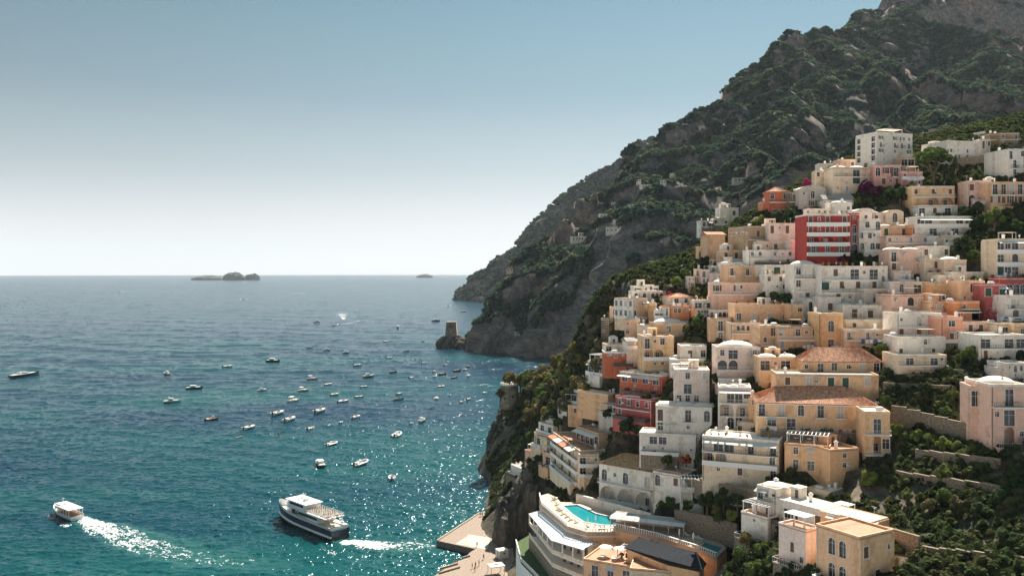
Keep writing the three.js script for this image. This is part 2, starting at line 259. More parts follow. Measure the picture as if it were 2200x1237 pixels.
{
  const hN = 512, hf = new Float32Array(hN * hN); for (let j = 0; j < hN; j++) for (let i = 0; i < hN; i++) hf[j * hN + i] = wrapNoise(i / hN, j / hN, 16, 4, 5) * 1.0;
  const ripples = noiseTexture(hN, (u, v) => { const i = Math.round(u * hN), j = Math.round(v * hN), w = (q) => (q + hN) % hN, gx = (hf[j * hN + w(i + 1)] - hf[j * hN + w(i - 1)]) * 7, gy = (hf[w(j + 1) * hN + i] - hf[w(j - 1) * hN + i]) * 7, l = Math.hypot(gx, gy, 1); return [128 - 127 * gx / l, 128 - 127 * gy / l, 128 + 127 / l]; }, false);
  const rows = []; let d = 225;
  while (d < 40000) { rows.push(d); d += Math.max(.85, d * d / (EYE * FOCAL) * (d < 1400 ? 1.5 : 2.2)) * (d > 12000 ? 3 : 1); }
  const cols = 700, t0 = -.62, t1 = .30, pos = new Float32Array(rows.length * cols * 3), col = new Float32Array(rows.length * cols * 3);
  rows.forEach((dd, j) => { for (let i = 0; i < cols; i++) {
    const k = (j * cols + i) * 3, cell = (t1 - t0) / cols * dd, x = (t0 + (t1 - t0) * (i + .7 * nz(i * .9, j * .9, 4)) / (cols - 1)) * dd, e = dd + .4 * (rows[j + 1] ? rows[j + 1] - dd : 1) * nz(i * .8, j * .8, 8);
    pos[k] = x; pos[k + 1] = seaLevel(x, e); pos[k + 2] = -e;
    const patch = fbm(x * .004, e * .011, 6) * 1.3, shore = smooth(150, 0, Math.abs(x + 20)) * smooth(700, 250, e), g = clamp(.45 + patch + .5 * shore - .25 * smooth(500, 1500, e));
    col[k] = lerp(.001, .002, g); col[k + 1] = lerp(.023, .058, g); col[k + 2] = lerp(.048, .060, g);
    if (e < 420) { const a = aerated(x, e); if (a > 0) { col[k] = lerp(col[k], .02, a); col[k + 1] = lerp(col[k + 1], .09, a); col[k + 2] = lerp(col[k + 2], .085, a); } }
  } });
  const idx = []; for (let j = 0; j < rows.length - 1; j++) for (let i = 0; i < cols - 1; i++) { const a = j * cols + i, b = a + 1, c = a + cols, e = c + 1; if ((i + j) & 1) idx.push(a, b, c, b, e, c); else idx.push(a, b, e, a, e, c); }
  const g = new THREE.BufferGeometry(); g.setAttribute('position', new THREE.BufferAttribute(pos, 3)); g.setAttribute('color', new THREE.BufferAttribute(col, 3)); g.setIndex(idx); const uv = new Float32Array(rows.length * cols * 2); for (let i = 0; i < rows.length * cols; i++) { uv[2 * i] = pos[3 * i] / 37; uv[2 * i + 1] = -pos[3 * i + 2] / 29; } g.setAttribute('uv', new THREE.BufferAttribute(uv, 2)); g.computeVertexNormals();
  const m = mesh('sea', g, new THREE.MeshPhysicalMaterial({ vertexColors: true, roughness: .16, ior: 1.333, flatShading: true, normalMap: ripples, normalScale: new THREE.Vector2(.36, .36), specularIntensity: .34, specularColor: lin(.45, .82, 1) }));
  tag(m, 'open teal sea with small waves reaching to the horizon', 'sea', null, 'structure');
}

// ---------- foam: ragged white scraps lying on the waves ----------
const foamMat = std(.6, .63, .63, .9);
function foam(label, pts, keep) { // pts: [x, d, half width, density] along the track
  const pos = [], cell = .42;
  for (let i = 0; i < pts.length - 1; i++) { const a = pts[i], b = pts[i + 1], L = Math.hypot(b[0] - a[0], b[1] - a[1]), ux = (b[0] - a[0]) / L, ud = (b[1] - a[1]) / L, n = Math.ceil(L / cell);
    for (let s = 0; s < n; s++) { const t = s / n, hw = lerp(a[2], b[2], t), den = lerp(a[3], b[3], t), m = Math.ceil(2 * hw / cell);
      for (let k = 0; k < m; k++) { const v = (k / m - .5) * 2, x = a[0] + ux * L * t - ud * v * hw, d = a[1] + ud * L * t + ux * v * hw, edge = 1 - Math.pow(Math.abs(v), 3);
        const along = x * ux + d * ud, across = -x * ud + d * ux, q = .5 + .8 * fbm(along * .16, across * .42, 3, 4) + .35 * nz(along * .8, across * 1.6, 8); if (rnd() < (q - 1.06 + den * edge * 1.05) * 2.4) { const r = cell * (.4 + .45 * rnd()), P = (dx, dd) => { const X = x + dx * r, D = d + dd * r; pos.push(X, seaLevel(X, D) + .07, -D); }; const j = rnd(); P(-.9, -.6 - j * .4); P(.8, -.7); P(.9 - j * .5, .8); P(-.9, -.6 - j * .4); P(.9 - j * .5, .8); P(-.7, .7); } } } }
  const g = new THREE.BufferGeometry(); g.setAttribute('position', new THREE.Float32BufferAttribute(pos, 3)); g.computeVertexNormals(); const m = mesh('wake_foam', g, foamMat); tag(m, label, 'foam', null, 'stuff');
}
{
  const W = (px, py) => { const p = onLevel(px, py, 0); return [p.x, -p.z]; };
  foam('thick white wake trailing right behind the ferry', [[...W(736, 1163), 3.0, 1.1], [...W(790, 1171), 5.5, .95], [...W(850, 1175), 6.5, .72], [...W(935, 1170), 8, .5]]);
  foam('broad white wake spreading behind the excursion boat', [[...W(172, 1110), 2.6, 1.15], [...W(210, 1130), 7.5, .92], [...W(265, 1155), 9.5, .72], [...W(340, 1180), 9.5, .58], [...W(440, 1203), 8.5, .46], [...W(560, 1215), 7, .36]]);
  foam('bow wave scraps beside the excursion boat', [[...W(124, 1127), 1, .5], [...W(150, 1130), 2, .75]]);
  foam('thin wake of the speedboat heading left', [[...W(715, 699.5), 1.2, 1], [...W(745, 694), 3, .8], [...W(800, 684), 4, .35]]);
  foam('fan of spray round the head-on speedboat', [[...W(738, 686), 3, 1], [...W(735, 676), 16, .7], [...W(730, 668), 22, .3]]);
  foam('short wake in the sparkling band', [[...W(970, 811), .8, .9], [...W(945, 807), 1.6, .6]]);
  foam('far white wake below the three-humped island', [[...W(256, 626.3), 4, 1], [...W(280, 624.6), 7, .6]]); foam('far splash round a tiny white boat', [[...W(516, 643.2), 8, .9], [...W(528, 642.4), 10, .7]]);
  foam('far wake heading right, upper of two', [[...W(776, 615), 5, 1], [...W(735, 616.6), 9, .6]]); foam('far wake heading right, lower of two', [[...W(661, 628.6), 4, 1], [...W(628, 630.4), 8, .6]]); foam('spray off the hazy headland', [[...W(955, 658), 5, .8], [...W(972, 655), 9, .6]]);
  foam('small scraps of foam beside the ferry', [[...W(690, 1178), 2, .42], [...W(725, 1192), 2.5, .5]]);
}
// ---------- materials of the town ----------
const wallColours = { white: [.92, .85, .78], chalk: [.92, .85, .78], cream: [.91, .74, .56], beige: [.88, .66, .49], peach: [.92, .58, .36], rose: [.90, .60, .48], pink: [.82, .41, .36], blush: [.92, .75, .67], yellow: [.91, .60, .36], gold: [.89, .55, .32], ochre: [.76, .49, .26], tan: [.70, .47, .31], brown: [.54, .38, .24], red: [.46, .06, .05], brick: [.66, .19, .10], orange: [.80, .32, .14], salmon: [.82, .40, .28], grey: [.62, .56, .50], lilac: [.84, .74, .75], maroon: [.54, .13, .12] };  // paints warmed and brightened to carry warm bounce light
const wallMats = {};
for (const [k, c] of Object.entries(wallColours)) wallMats[k] = new THREE.MeshStandardMaterial({ color: lin(...c), map: plasterMap, roughness: .93, bumpMap: stoneBump, bumpScale: .02 });
wallMats.stone = new THREE.MeshStandardMaterial({ color: lin(.40, .34, .27), map: stoneMap, bumpMap: stoneBump, bumpScale: .12, roughness: 1 });
const M = {
  trim: std(.86, .82, .77, .8), glass: new THREE.MeshPhysicalMaterial({ color: lin(.03, .034, .038), roughness: .12 }), curtain: std(.62, .57, .50, .9),  // glass is opaque near-black: the dark of the rooms is in its colour
  green: std(.025, .085, .055, .6), woodS: std(.19, .085, .04, .6), umber: std(.15, .085, .05, .6), blueS: std(.28, .40, .48, .6), rail: std(.06, .06, .06, .5), railW: std(.72, .71, .69, .5),
  roofW: std(.86, .80, .73, .95, { map: plasterMap }), roofT: std(.46, .26, .17, .95, { map: plasterMap }), roofG: std(.40, .39, .38, .95, { map: plasterMap }),
  tile: std(.80, .43, .28, .9, { map: stoneMap }), tileY: std(.62, .42, .24, .9, { map: stoneMap }), sheet: std(.62, .63, .65, .5), canvas: new THREE.MeshPhysicalMaterial({ color: lin(.80, .76, .70), roughness: .95, transmission: .3 }),
  wood: std(.30, .20, .12, .8), pot: std(.45, .18, .09, .9), steel: std(.5, .5, .5, .4, { metalness: .7 }), dark: std(.035, .04, .045, .8), blue: std(.05, .14, .32, .8), linen: std(.7, .74, .82, .9), red: std(.5, .1, .05, .8),
};
const shutterMats = { g: M.green, w: M.woodS, u: M.umber, b: M.blueS };
const OPEN = { w: [1.05, 1.5, .9], s: [1.0, 1.5, .85], o: [.65, .7, 1.4], d: [1.15, 2.35, .08], D: [1.15, 2.3, .08], S: [1.1, 2.3, .08], a: [1.15, 2.2, .3], g: [2.3, 2.2, .1], G: [2.5, 1.9, .5], A: [9, 2.7, .12], q: [1.5, 1.3, .9] };
const cached = {};
const once = (key, make) => cached[key] ?? (cached[key] = make());
const archShape = (w, h, arch) => { const s = new THREE.Shape(); s.moveTo(-w / 2, 0); s.lineTo(w / 2, 0); if (arch) { s.lineTo(w / 2, h - w / 2); s.absarc(0, h - w / 2, w / 2, 0, Math.PI); } else { s.lineTo(w / 2, h); s.lineTo(-w / 2, h); } s.closePath(); return s; };
const archPath = (cx, y, w, h, arch) => { const s = new THREE.Path(); s.moveTo(cx - w / 2, y); if (arch) { s.lineTo(cx - w / 2, y + h - w / 2); s.absarc(cx, y + h - w / 2, w / 2, Math.PI, 0, true); } else { s.lineTo(cx - w / 2, y + h); s.lineTo(cx + w / 2, y + h); } s.lineTo(cx + w / 2, y); s.closePath(); return s; };
const extrude = (shape, depth) => new THREE.ExtrudeGeometry(shape, { depth, bevelEnabled: false, curveSegments: 7 });
function ringGeometry(w, h, arch, t) { const s = archShape(w + 2 * t, h + t * (arch ? 1 : 1.2), arch); s.holes.push(archPath(0, -.001 + (arch ? 0 : 0), w, h, arch)); const o = new THREE.Shape(); return extrude(s, .07); }
function frameFor(w, h, arch, bars) { // surround on the wall and sash in the opening
  return once(`f${w.toFixed(1)}|${h.toFixed(1)}|${arch}|${bars}`, () => {
    const t = .1, parts = [];
    if (arch) { const s = new THREE.Shape(); s.moveTo(w / 2, 0); s.lineTo(w / 2 + t, 0); s.lineTo(w / 2 + t, h - w / 2); s.absarc(0, h - w / 2, w / 2 + t, 0, Math.PI); s.lineTo(-w / 2 - t, 0); s.lineTo(-w / 2, 0); s.lineTo(-w / 2, h - w / 2); s.absarc(0, h - w / 2, w / 2, Math.PI, 0, true); s.closePath(); parts.push(extrude(s, .05)); }
    else parts.push(box(t, h + t, .05, -w / 2 - t / 2, 0, .025), box(t, h + t, .05, w / 2 + t / 2, 0, .025), box(w, t, .05, 0, h, .025));
    parts.push(box(w + .5, .09, .18, 0, -.09, .09));
    if (bars) parts.push(box(.06, arch ? h - .1 : h, .05, 0, 0, -.2), box(w, .045, .05, 0, h * .66, -.2));
    return merge(parts);
  });
}
const paneFor = (w, h, arch) => once(`p${w.toFixed(1)}|${h.toFixed(1)}|${arch}`, () => new THREE.ShapeGeometry(archShape(w + .02, h + .01, arch), 7));
const shutterFor = (w, h) => once(`s${w.toFixed(1)}|${h.toFixed(1)}`, () => { const l = []; for (const s of [-1, 1]) { l.push(box(w / 2 - .02, h, .05, s * w / 4, 0, 0)); for (let y = .15; y < h - .1; y += .22) l.push(box(w / 2 - .16, .09, .03, s * w / 4, y, .035)); } return merge(l); });
const railFor = (w, d, solid) => once(`r${w.toFixed(1)}|${d.toFixed(1)}|${solid}`, () => {
  if (solid) return merge([box(w, .95, .14, 0, 0, d), box(.14, .95, d, -w / 2 + .07, 0, d / 2 - .07), box(.14, .95, d, w / 2 - .07, 0, d / 2 - .07)]);
  const l = [box(w, .05, .05, 0, .95, d), box(.05, .05, d, -w / 2, .95, d / 2), box(.05, .05, d, w / 2, .95, d / 2), box(w, .04, .04, 0, .08, d)];
  const n = Math.max(2, Math.round(w / .42)); for (let i = 0; i <= n; i++) l.push(box(.035, .95, .035, -w / 2 + w * i / n, 0, d));
  return merge(l);
});
const slabFor = (w, d) => once(`b${w.toFixed(1)}|${d.toFixed(1)}`, () => merge([box(w + .15, .16, d + .1, 0, -.16, d / 2), box(w * .9, .14, d * .6, 0, -.3, d * .3)]));
const tileRoof = (w, D, rise, over, hip) => { // rows of half-round tiles on four slopes: every second course line stands proud
  const W2 = w / 2 + over, D2 = D / 2 + over, k = hip ? Math.min(W2, D2) * .9 : 0, top = rise, parts = [], quad = (a, b, c, d) => {
    const n = Math.max(4, Math.round(a.distanceTo(b) / .5)), pos = [];
    for (let i = 0; i < n; i++) { const t0 = i / n, t1 = (i + .55) / n, t2 = (i + 1) / n, P = (t, up) => [a.clone().lerp(b, t).add(V(0, up, 0)), d.clone().lerp(c, t).add(V(0, up, 0))];
      const [p0, q0] = P(t0, 0), [p1, q1] = P(t1, .13), [p2, q2] = P(t2, 0); for (const v of [p0, p1, q1, p0, q1, q0, p1, p2, q2, p1, q2, q1]) pos.push(v.x, v.y, v.z); }
    const g = new THREE.BufferGeometry(); g.setAttribute('position', new THREE.Float32BufferAttribute(pos, 3)); const uv = []; for (let i = 0; i < pos.length; i += 3) uv.push(pos[i] * .6, pos[i + 2] * .6); g.setAttribute('uv', new THREE.Float32BufferAttribute(uv, 2)); g.computeVertexNormals(); parts.push(g);
  };
  const A = V(-W2, 0, D2), B = V(W2, 0, D2), C = V(W2, 0, -D2), E = V(-W2, 0, -D2), R0 = V(-W2 + k, top, 0), R1 = V(W2 - k, top, 0);
  quad(A, B, R1, R0); quad(C, E, R0, R1); quad(B, C, R1, R1); quad(E, A, R0, R0);
  parts.push(box(2 * W2 - .1, .14, 2 * D2 - .1, 0, -.16, 0));
  return merge(parts);
};
const uvShift = (g) => { const a = rnd() * 40, b = rnd() * 40, uv = g.attributes.uv; for (let i = 0; i < uv.count; i++) uv.setXY(i, uv.getX(i) + a, uv.getY(i) + b); return g; };

// one storey of wall with its openings, facing +z; returns wall pieces and hangs the openings on the house
function storey(root, spec, w, y0, fh, z0, back, c, opts) {
  const [flags, bays] = spec.includes(':') ? spec.split(':') : ['', spec];
  const n = bays.length, bw = w / n, walls = [], shape = new THREE.Shape(), deep = flags.includes('L');
  shape.moveTo(-w / 2, 0); shape.lineTo(w / 2, 0); shape.lineTo(w / 2, fh); shape.lineTo(-w / 2, fh); shape.closePath();
  const shut = shutterMats[c.shutter] ?? M.umber, thick = .3;
  [...bays].forEach((b, i) => {
    if (b === '.') return;
    let [ow, oh, oy] = OPEN[b]; const arch = b === 'a' || b === 'A';
    const k = clamp(fh / 2.7, .8, 1.4) * (.94 + .12 * (c.vary ?? .5)); ow = Math.min(ow * k, bw * (b === 'A' ? .86 : .9)); oh = Math.min(oh * k, fh - .35); oy = Math.min(oy * k, fh - oh - .12); if (arch) oh = Math.max(oh, Math.min(fh - .3 - oy, ow * .5 + .8)); if (arch && ow / 2 > oh - .2) ow = 2 * (oh - .2);
    ow = Math.round(ow * 10) / 10; oh = Math.round(oh * 10) / 10; if (ow < .3 || oh < .3) return;
    const x = -w / 2 + bw * (i + .5);
    shape.holes.push(archPath(x, oy, ow, oh, arch));
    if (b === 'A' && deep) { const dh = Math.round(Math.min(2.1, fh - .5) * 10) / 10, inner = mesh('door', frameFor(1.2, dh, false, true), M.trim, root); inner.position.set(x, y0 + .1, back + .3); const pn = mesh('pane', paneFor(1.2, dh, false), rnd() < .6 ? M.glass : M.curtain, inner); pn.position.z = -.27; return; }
    const win = mesh(b === 'd' || b === 'D' || b === 'S' || b === 'g' ? 'door' : 'window', frameFor(ow, oh, arch, b !== 's' && b !== 'S' && b !== 'G' && b !== 'A'), M.trim, root); win.position.set(x, y0 + oy, z0);
    if (b === 's' || b === 'S' || b === 'G') { const s = mesh('shutter', shutterFor(ow, oh), b === 'G' ? M.green : shut, win); s.position.set(0, 0, -.12); }
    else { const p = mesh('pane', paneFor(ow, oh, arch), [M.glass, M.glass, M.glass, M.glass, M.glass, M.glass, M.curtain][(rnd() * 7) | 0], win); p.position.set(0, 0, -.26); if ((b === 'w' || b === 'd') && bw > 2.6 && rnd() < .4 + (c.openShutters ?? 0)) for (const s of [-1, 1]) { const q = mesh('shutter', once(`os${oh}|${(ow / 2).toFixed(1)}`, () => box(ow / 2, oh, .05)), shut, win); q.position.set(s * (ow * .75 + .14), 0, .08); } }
    if (b === 'd') { const bal = mesh('balcony', slabFor(ow + 1, .75), M.trim, root); bal.position.set(x, y0 + oy, z0 + .005); mesh('railing', railFor(ow + 1, .75, false), M.rail, bal); }
    if (b !== 'A' && !arch && rnd() < .1) { const aw = mesh('awning', once(`wa${ow}`, () => { const q = box(ow + .5, .05, 1.1, 0, 0, .55); q.rotateX(.5); return q; }), rnd() < .6 ? M.canvas : M.sheet, root); aw.position.set(x, y0 + oy + oh + .25, z0 + .04); }
    if (rnd() < .12 && bw > ow + 1.2) { const ac = mesh('air_conditioner', once('ac', () => merge([box(.8, .55, .3, 0, 0, .17), cyl(.2, .2, .03, 0, 0, 0, 10).rotateX(Math.PI / 2).translate(.15, .27, .33)])), M.sheet, root); ac.position.set(x + ow / 2 + .55, y0 + oy + .2, z0); }
    if (b === 'd' && rnd() < .5 || flags.includes('B') && rnd() < .5) { const f = mesh('foliage', once('bplant' + (i % 3), () => leafBall(.38, 30, 3)), leafMats[i % 4], root); f.position.set(x + rr(-.5, .5), y0 + oy + .35, z0 + .45); }
    if (opts.lintel !== false && !arch && b !== 'o' && rnd() < .35) { const s = mesh('lintel', once(`l${ow}`, () => box(ow + .7, .12, .3, 0, 0, .15)), M.trim, root); s.position.set(x, y0 + oy + oh + .22, z0); }
  });
  walls.push(extrude(shape, thick).translate(0, y0, z0 - thick));
  if (deep) walls.push(box(.35, fh, -back + z0 - thick, -w / 2 + .175, y0, (back + z0 - thick) / 2), box(.35, fh, -back + z0 - thick, w / 2 - .175, y0, (back + z0 - thick) / 2), box(w - .7, .22, -back + z0 - thick, 0, y0 + fh - .22, (back + z0 - thick) / 2));
  if (flags.includes('B') || flags.includes('P')) { const solid = flags.includes('P'), dp = 1.15, bal = mesh('balcony', slabFor(w * .98, dp), M.trim, root); bal.position.set(0, y0 + .02, z0 + .005); mesh(solid ? 'parapet' : 'railing', railFor(w * .98, dp, solid), solid ? M.trim : rnd() < .5 ? M.rail : M.railW, bal); }
  if (flags.includes('V')) { const aw = mesh('awning', once(`aw${w.toFixed(1)}`, () => { const g = box(w * .96, .08, 2.1, 0, 0, 1.05); g.rotateX(.28); return g; }), M.canvas, root); aw.position.set(0, y0 + fh - .3, z0 + .02); }
  if (flags.includes('C')) { const s = mesh('string_course', once(`sc${w.toFixed(1)}`, () => box(w + .16, .22, .16, 0, 0, 0)), M.trim, root); s.position.set(0, y0 + fh - .24, z0 + .08); }
  return walls;
}
const placed = {};
function house(row) {
  const [id, L, R, T, B, yaw, D, colour, floors, roof, label, o = {}] = row;
  const d = o.d ?? siteDistance((L + R) / 2, B), P = at((L + R) / 2, B, d), th = yaw * Math.PI / 180, ux = Math.cos(th), ud = -Math.sin(th);
  const along = (px) => { const t = (px - 1100) / FOCAL; return (t * d - P.x) / (ux - t * ud); };
  const w0 = along(L), w1 = along(R), w = w1 - w0, sh = (w0 + w1) / 2, H = (B - T) * d / FOCAL, list = floors.split('/').map((f, i, l) => { const [fl, b] = f.includes(':') ? f.split(':') : ['', f]; const grown = [...b].map((q) => q === '.' && b.length > 2 && l.length > 1 && rnd() < .22 ? (rnd() < .6 ? 'o' : 'w') : q).join(''); const bal = !fl && i < l.length - 1 && /[wdDgs]/.test(b) && rnd() < .3 ? 'B' : fl; return bal ? bal + ':' + grown : grown; }), n = list.length, fh = H / n;
  const pos = V(P.x + ux * sh, P.y, -(d + ud * sh));
  const root = group(o.name ?? 'house', pos, -th);
  tag(root, label, o.category ?? 'house', o.group);
  const bx = pos.x + Math.sin(-th) * -D / 2, bz = pos.z + Math.cos(-th) * -D / 2;
  if (o.carve !== false) carve.push([bx, -bz, w / 2, D / 2, -th, P.y]);
  placed[id] = { pos, th, w, H, D, root, d };
  const c = { shutter: o.shutter ?? 'u', openShutters: o.open, vary: rnd() }, mat = wallMats[colour], walls = [];
  let acc = 0;
  if (o.down !== 0) walls.push(box(w, o.down ?? 4, D, 0, -(o.down ?? 4), -D / 2));
  for (let k = n - 1; k >= 0; k--) {
    const y0 = (n - 1 - k) * fh, spec = list[k], fl = spec.includes(':') ? spec.split(':')[0] : '';
    if (fl.includes('T')) { const ter = mesh('terrace', once(`t${w.toFixed(1)}`, () => box(w - .1, .06, 2.4, 0, 0, -1.2)), rnd() < .5 ? M.roofT : M.roofW, root); ter.position.set(0, y0 + .01, -acc - .02); const rl = mesh('railing', railFor(w - .1, .1, rnd() < .4), rnd() < .5 ? M.railW : M.rail, root); rl.position.set(0, y0 + .07, -acc - .25); acc += 2.4; }
    const back = -acc - (fl.includes('L') ? 2.0 : .3);
    walls.push(...storey(root, spec, w, y0, fh, -acc, back, c, o));
    walls.push(box(w, fh, D + back, 0, y0, (back - D) / 2));
  }
  if (o.side) { // openings on a flank
    const s = o.side[0] === 'l' ? -1 : 1, sl = o.side.slice(2).split('/'), holder = new THREE.Group(); holder.name = 'side_wall'; root.add(holder); holder.position.set(s * w / 2, 0, -D / 2); holder.rotation.y = s * Math.PI / 2;
    const sw = [], f2 = H / sl.length; sl.forEach((spec, k) => sw.push(...storey(holder, spec, D, (sl.length - 1 - k) * f2, f2, .3, 0, c, o)));
    mesh('wall', uvShift(merge(sw)), o.sideColour ? wallMats[o.sideColour] : mat, holder);
  }
  mesh('wall', uvShift(merge(walls)), mat, root);
  if (rnd() < .6) { const xx = (rnd() < .5 ? -1 : 1) * (w / 2 - .25), h1 = H; const dp = mesh('drainpipe', bar(V(xx, -1, .08), V(xx, h1, .08), .06), rnd() < .5 ? M.umber : M.trim, root); }
  const zc = -(acc + D) / 2, Dr = D - acc;
  const rm = { t: M.roofT, g: M.roofG, w: M.roofW }[o.roofMat ?? 'w'];
  for (const r of roof.split('+')) {
    const [kind, arg] = r.split('=');
    if (kind === 'flat' || kind === 'dome') { const p = +(o.parapet ?? .38), f = mesh('roof', merge([box(w + .12, .16, Dr + .12, 0, 0, 0)]), rm, root); f.position.set(0, H + .005, zc);
      if (p > 0) { const g = mesh('parapet', merge([box(w + .1, p, .22, 0, 0, Dr / 2 - .06), box(w + .1, p, .22, 0, 0, -Dr / 2 + .06), box(.22, p, Dr - .33, -w / 2 + .06, 0, 0), box(.22, p, Dr - .33, w / 2 - .06, 0, 0)]), o.parapetMat ? wallMats[o.parapetMat] : mat, root); g.position.set(0, H + .165, zc); } }
    if (kind === 'dome') { const m = +(arg ?? 1), R0 = Math.min(w / m, Dr) * .46; for (let i = 0; i < m; i++) { const q = mesh('dome', once(`dome${R0.toFixed(1)}`, () => new THREE.SphereGeometry(R0, 18, 7, 0, 2 * Math.PI, 0, Math.PI / 2).scale(Math.min(1.35, w / m * .47 / R0), .42, 1)), M.roofW, root); q.position.set(-w / 2 + w / m * (i + .5), H + .16, zc); } }
    if (kind === 'vault') { const m = +(arg ?? 1), hw = w / m / 2; for (let i = 0; i < m; i++) { const s = new THREE.Shape(); s.absellipse(0, 0, hw, hw * .36, 0, Math.PI); s.closePath(); const q = mesh('vault', extrude(s, Dr).translate(0, 0, -Dr / 2), colour === 'white' || colour === 'chalk' ? M.roofW : mat, root); q.position.set(-w / 2 + hw * (2 * i + 1), H, zc); } }
    if (kind === 'hip' || kind === 'gable') { const q = mesh('roof', tileRoof(w, Dr, +(arg ?? 1.8), .45, kind === 'hip'), o.tile === 'y' ? M.tileY : o.tile === 'g' ? M.roofG : M.tile, root); q.position.set(0, H + .16, zc); if (kind === 'gable') { const s = new THREE.Shape(); s.moveTo(-Dr / 2, 0); s.lineTo(Dr / 2, 0); s.lineTo(0, +(arg ?? 1.8)); s.closePath(); for (const e of [-1, 1]) { const gb = mesh('gable_wall', extrude(s, .2), mat, root); gb.rotation.y = Math.PI / 2; gb.position.set(e * (w / 2 - .2) - .1, H, zc); } } }
    if (kind === 'canopy') { const cw = w * (+(arg ?? .8)), cd = Math.min(Dr * .75, 4.5), l = [box(cw, .1, cd, 0, 2.3, 0)]; const q = mesh('canopy', merge(l), M.canvas, root); q.position.set(0, H + .17, zc + (Dr - cd) / 2 - .6); for (const sx of [-1, 0, 1]) for (const sz of [-1, 1]) { const p = mesh('post', once('cpost', () => box(.12, 2.3, .12)), M.railW, root); p.position.set(sx * (cw / 2 - .1), H + .17, q.position.z + sz * (cd / 2 - .1)); } }
    if (kind === 'pergola') { const cw = w * (+(arg ?? .8)), cd = Math.min(Dr * .8, 4.5), q = new THREE.Group(); q.name = 'pergola'; root.add(q); q.position.set(0, H + .17, zc + (Dr - cd) / 2 - .5); const np = Math.max(2, Math.round(cw / 3) + 1); for (let i = 0; i < np; i++) for (const sz of [-1, 1]) { const p = mesh('post', once('ppost', () => box(.16, 2.3, .16)), M.railW, q); p.position.set(-cw / 2 + cw * i / (np - 1), 0, sz * cd / 2); } const nb = Math.round(cw / .9); for (let i = 0; i <= nb; i++) { const p = mesh('beam', once(`pb${cd.toFixed(1)}`, () => box(.12, .16, cd + .6)), M.railW, q); p.position.set(-cw / 2 + cw * i / nb, 2.42, 0); } for (const sz of [-1, 1]) { const p = mesh('beam', once(`pl${cw.toFixed(1)}`, () => box(cw + .3, .12, .14)), M.railW, q); p.position.set(0, 2.3, sz * cd / 2); } }
    if (kind === 'rail') { const q = mesh('railing', railFor(w, .05, false), M.railW, root); q.position.set(0, H + .17, zc + Dr / 2 - .1); }
    if (kind === 'pots') { const m = Math.round(w / 1.6); for (let i = 0; i < m; i++) if (rnd() < .75) { const q = mesh('flower_pot', once('pot', () => cyl(.16, .24, .4, 0, 0, 0, 8)), M.pot, root); q.position.set(-w / 2 + .5 + (w - 1) * i / Math.max(1, m - 1), H + .72, zc + Dr / 2 - .1); const f = mesh('foliage', once('potleaf' + (i % 3), () => leafBall(.42, 26, 3)), leafMats[i % 3], q); f.position.y = .6; } }
  }
  if (o.front !== false && o.carve !== false && w > 5 && rnd() < .55) { // terrace built out over the slope
    const fd = rr(1.6, 2.8), fw = w * rr(.55, .98), fx = rr(-.5, .5) * (w - fw), ft = mesh('front_terrace', merge([box(fw, .25, fd, fx, -.25, fd / 2), box(fw - .1, 3.6, fd - .1, fx, -3.85, fd / 2 - .05)]), rnd() < .5 ? mat : wallMats.stone, root); ft.position.z = .01;
    const rl = mesh('railing', railFor(Math.round(fw), Math.round(fd * 5) / 5, rnd() < .45), rnd() < .5 ? M.railW : rnd() < .5 ? M.rail : M.trim, ft); rl.position.set(fx, 0, 0);
    const np = (rnd() * fw / 1.3) | 0; for (let i = 0; i < np; i++) { const f = mesh('foliage', once('fplant' + (i % 4), () => leafBall(.6, 60, 3)), [leafMats[0], leafMats[1], leafMats[2], leafMats[0], bougainvillea][(rnd() * 5) | 0], ft); f.position.set(fx + rr(-.45, .45) * fw, .35, fd * rr(.3, .85)); f.scale.setScalar(rr(.6, 1.3)); }
  }
  if (o.clutter !== false && /flat|dome/.test(roof) && w > 6.5 && Dr > 5 && rnd() < .42) { // stair hut on the roof
    const hw = rr(2.2, 3.6), hh = rr(1.9, 2.5), hut = mesh('roof_hut', uvShift(merge([box(hw, hh, 2.4, 0, 0, 0), box(hw + .2, .14, 2.6, 0, hh, 0)])), rnd() < .5 ? mat : wallMats.white, root); hut.position.set(rr(-.5, .5) * (w - hw - .8), H + .17, zc - Dr / 2 + 1.5); const dr = mesh('door', once('hutdoor', () => box(.8, 1.75, .06)), M.umber, hut); dr.position.set(rr(-.2, .2) * hw, 0, 1.2); if (rnd() < .4) { const dm = mesh('dome', once('hutdome', () => new THREE.SphereGeometry(1.15, 14, 6, 0, 6.2832, 0, Math.PI / 2).scale(1.1, .5, 1)), M.roofW, hut); dm.position.y = hh + .14; } }
  if (o.clutter !== false && /^flat$/.test(roof) && w > 6 && rnd() < .3) { // reed or canvas shade on poles
    const cw = rr(2.5, 4), q = mesh('roof_shade', merge([box(cw, .07, 2.4, 0, 2.1, 0), ...[-1, 1].flatMap((a) => [-1, 1].map((b) => box(.07, 2.1, .07, a * (cw / 2 - .1), 0, b * 1.1)))]), rnd() < .5 ? M.canvas : M.wood, root); q.position.set(rr(-.4, .4) * (w - cw - 1), H + .17, zc + Dr / 2 - 1.6); }
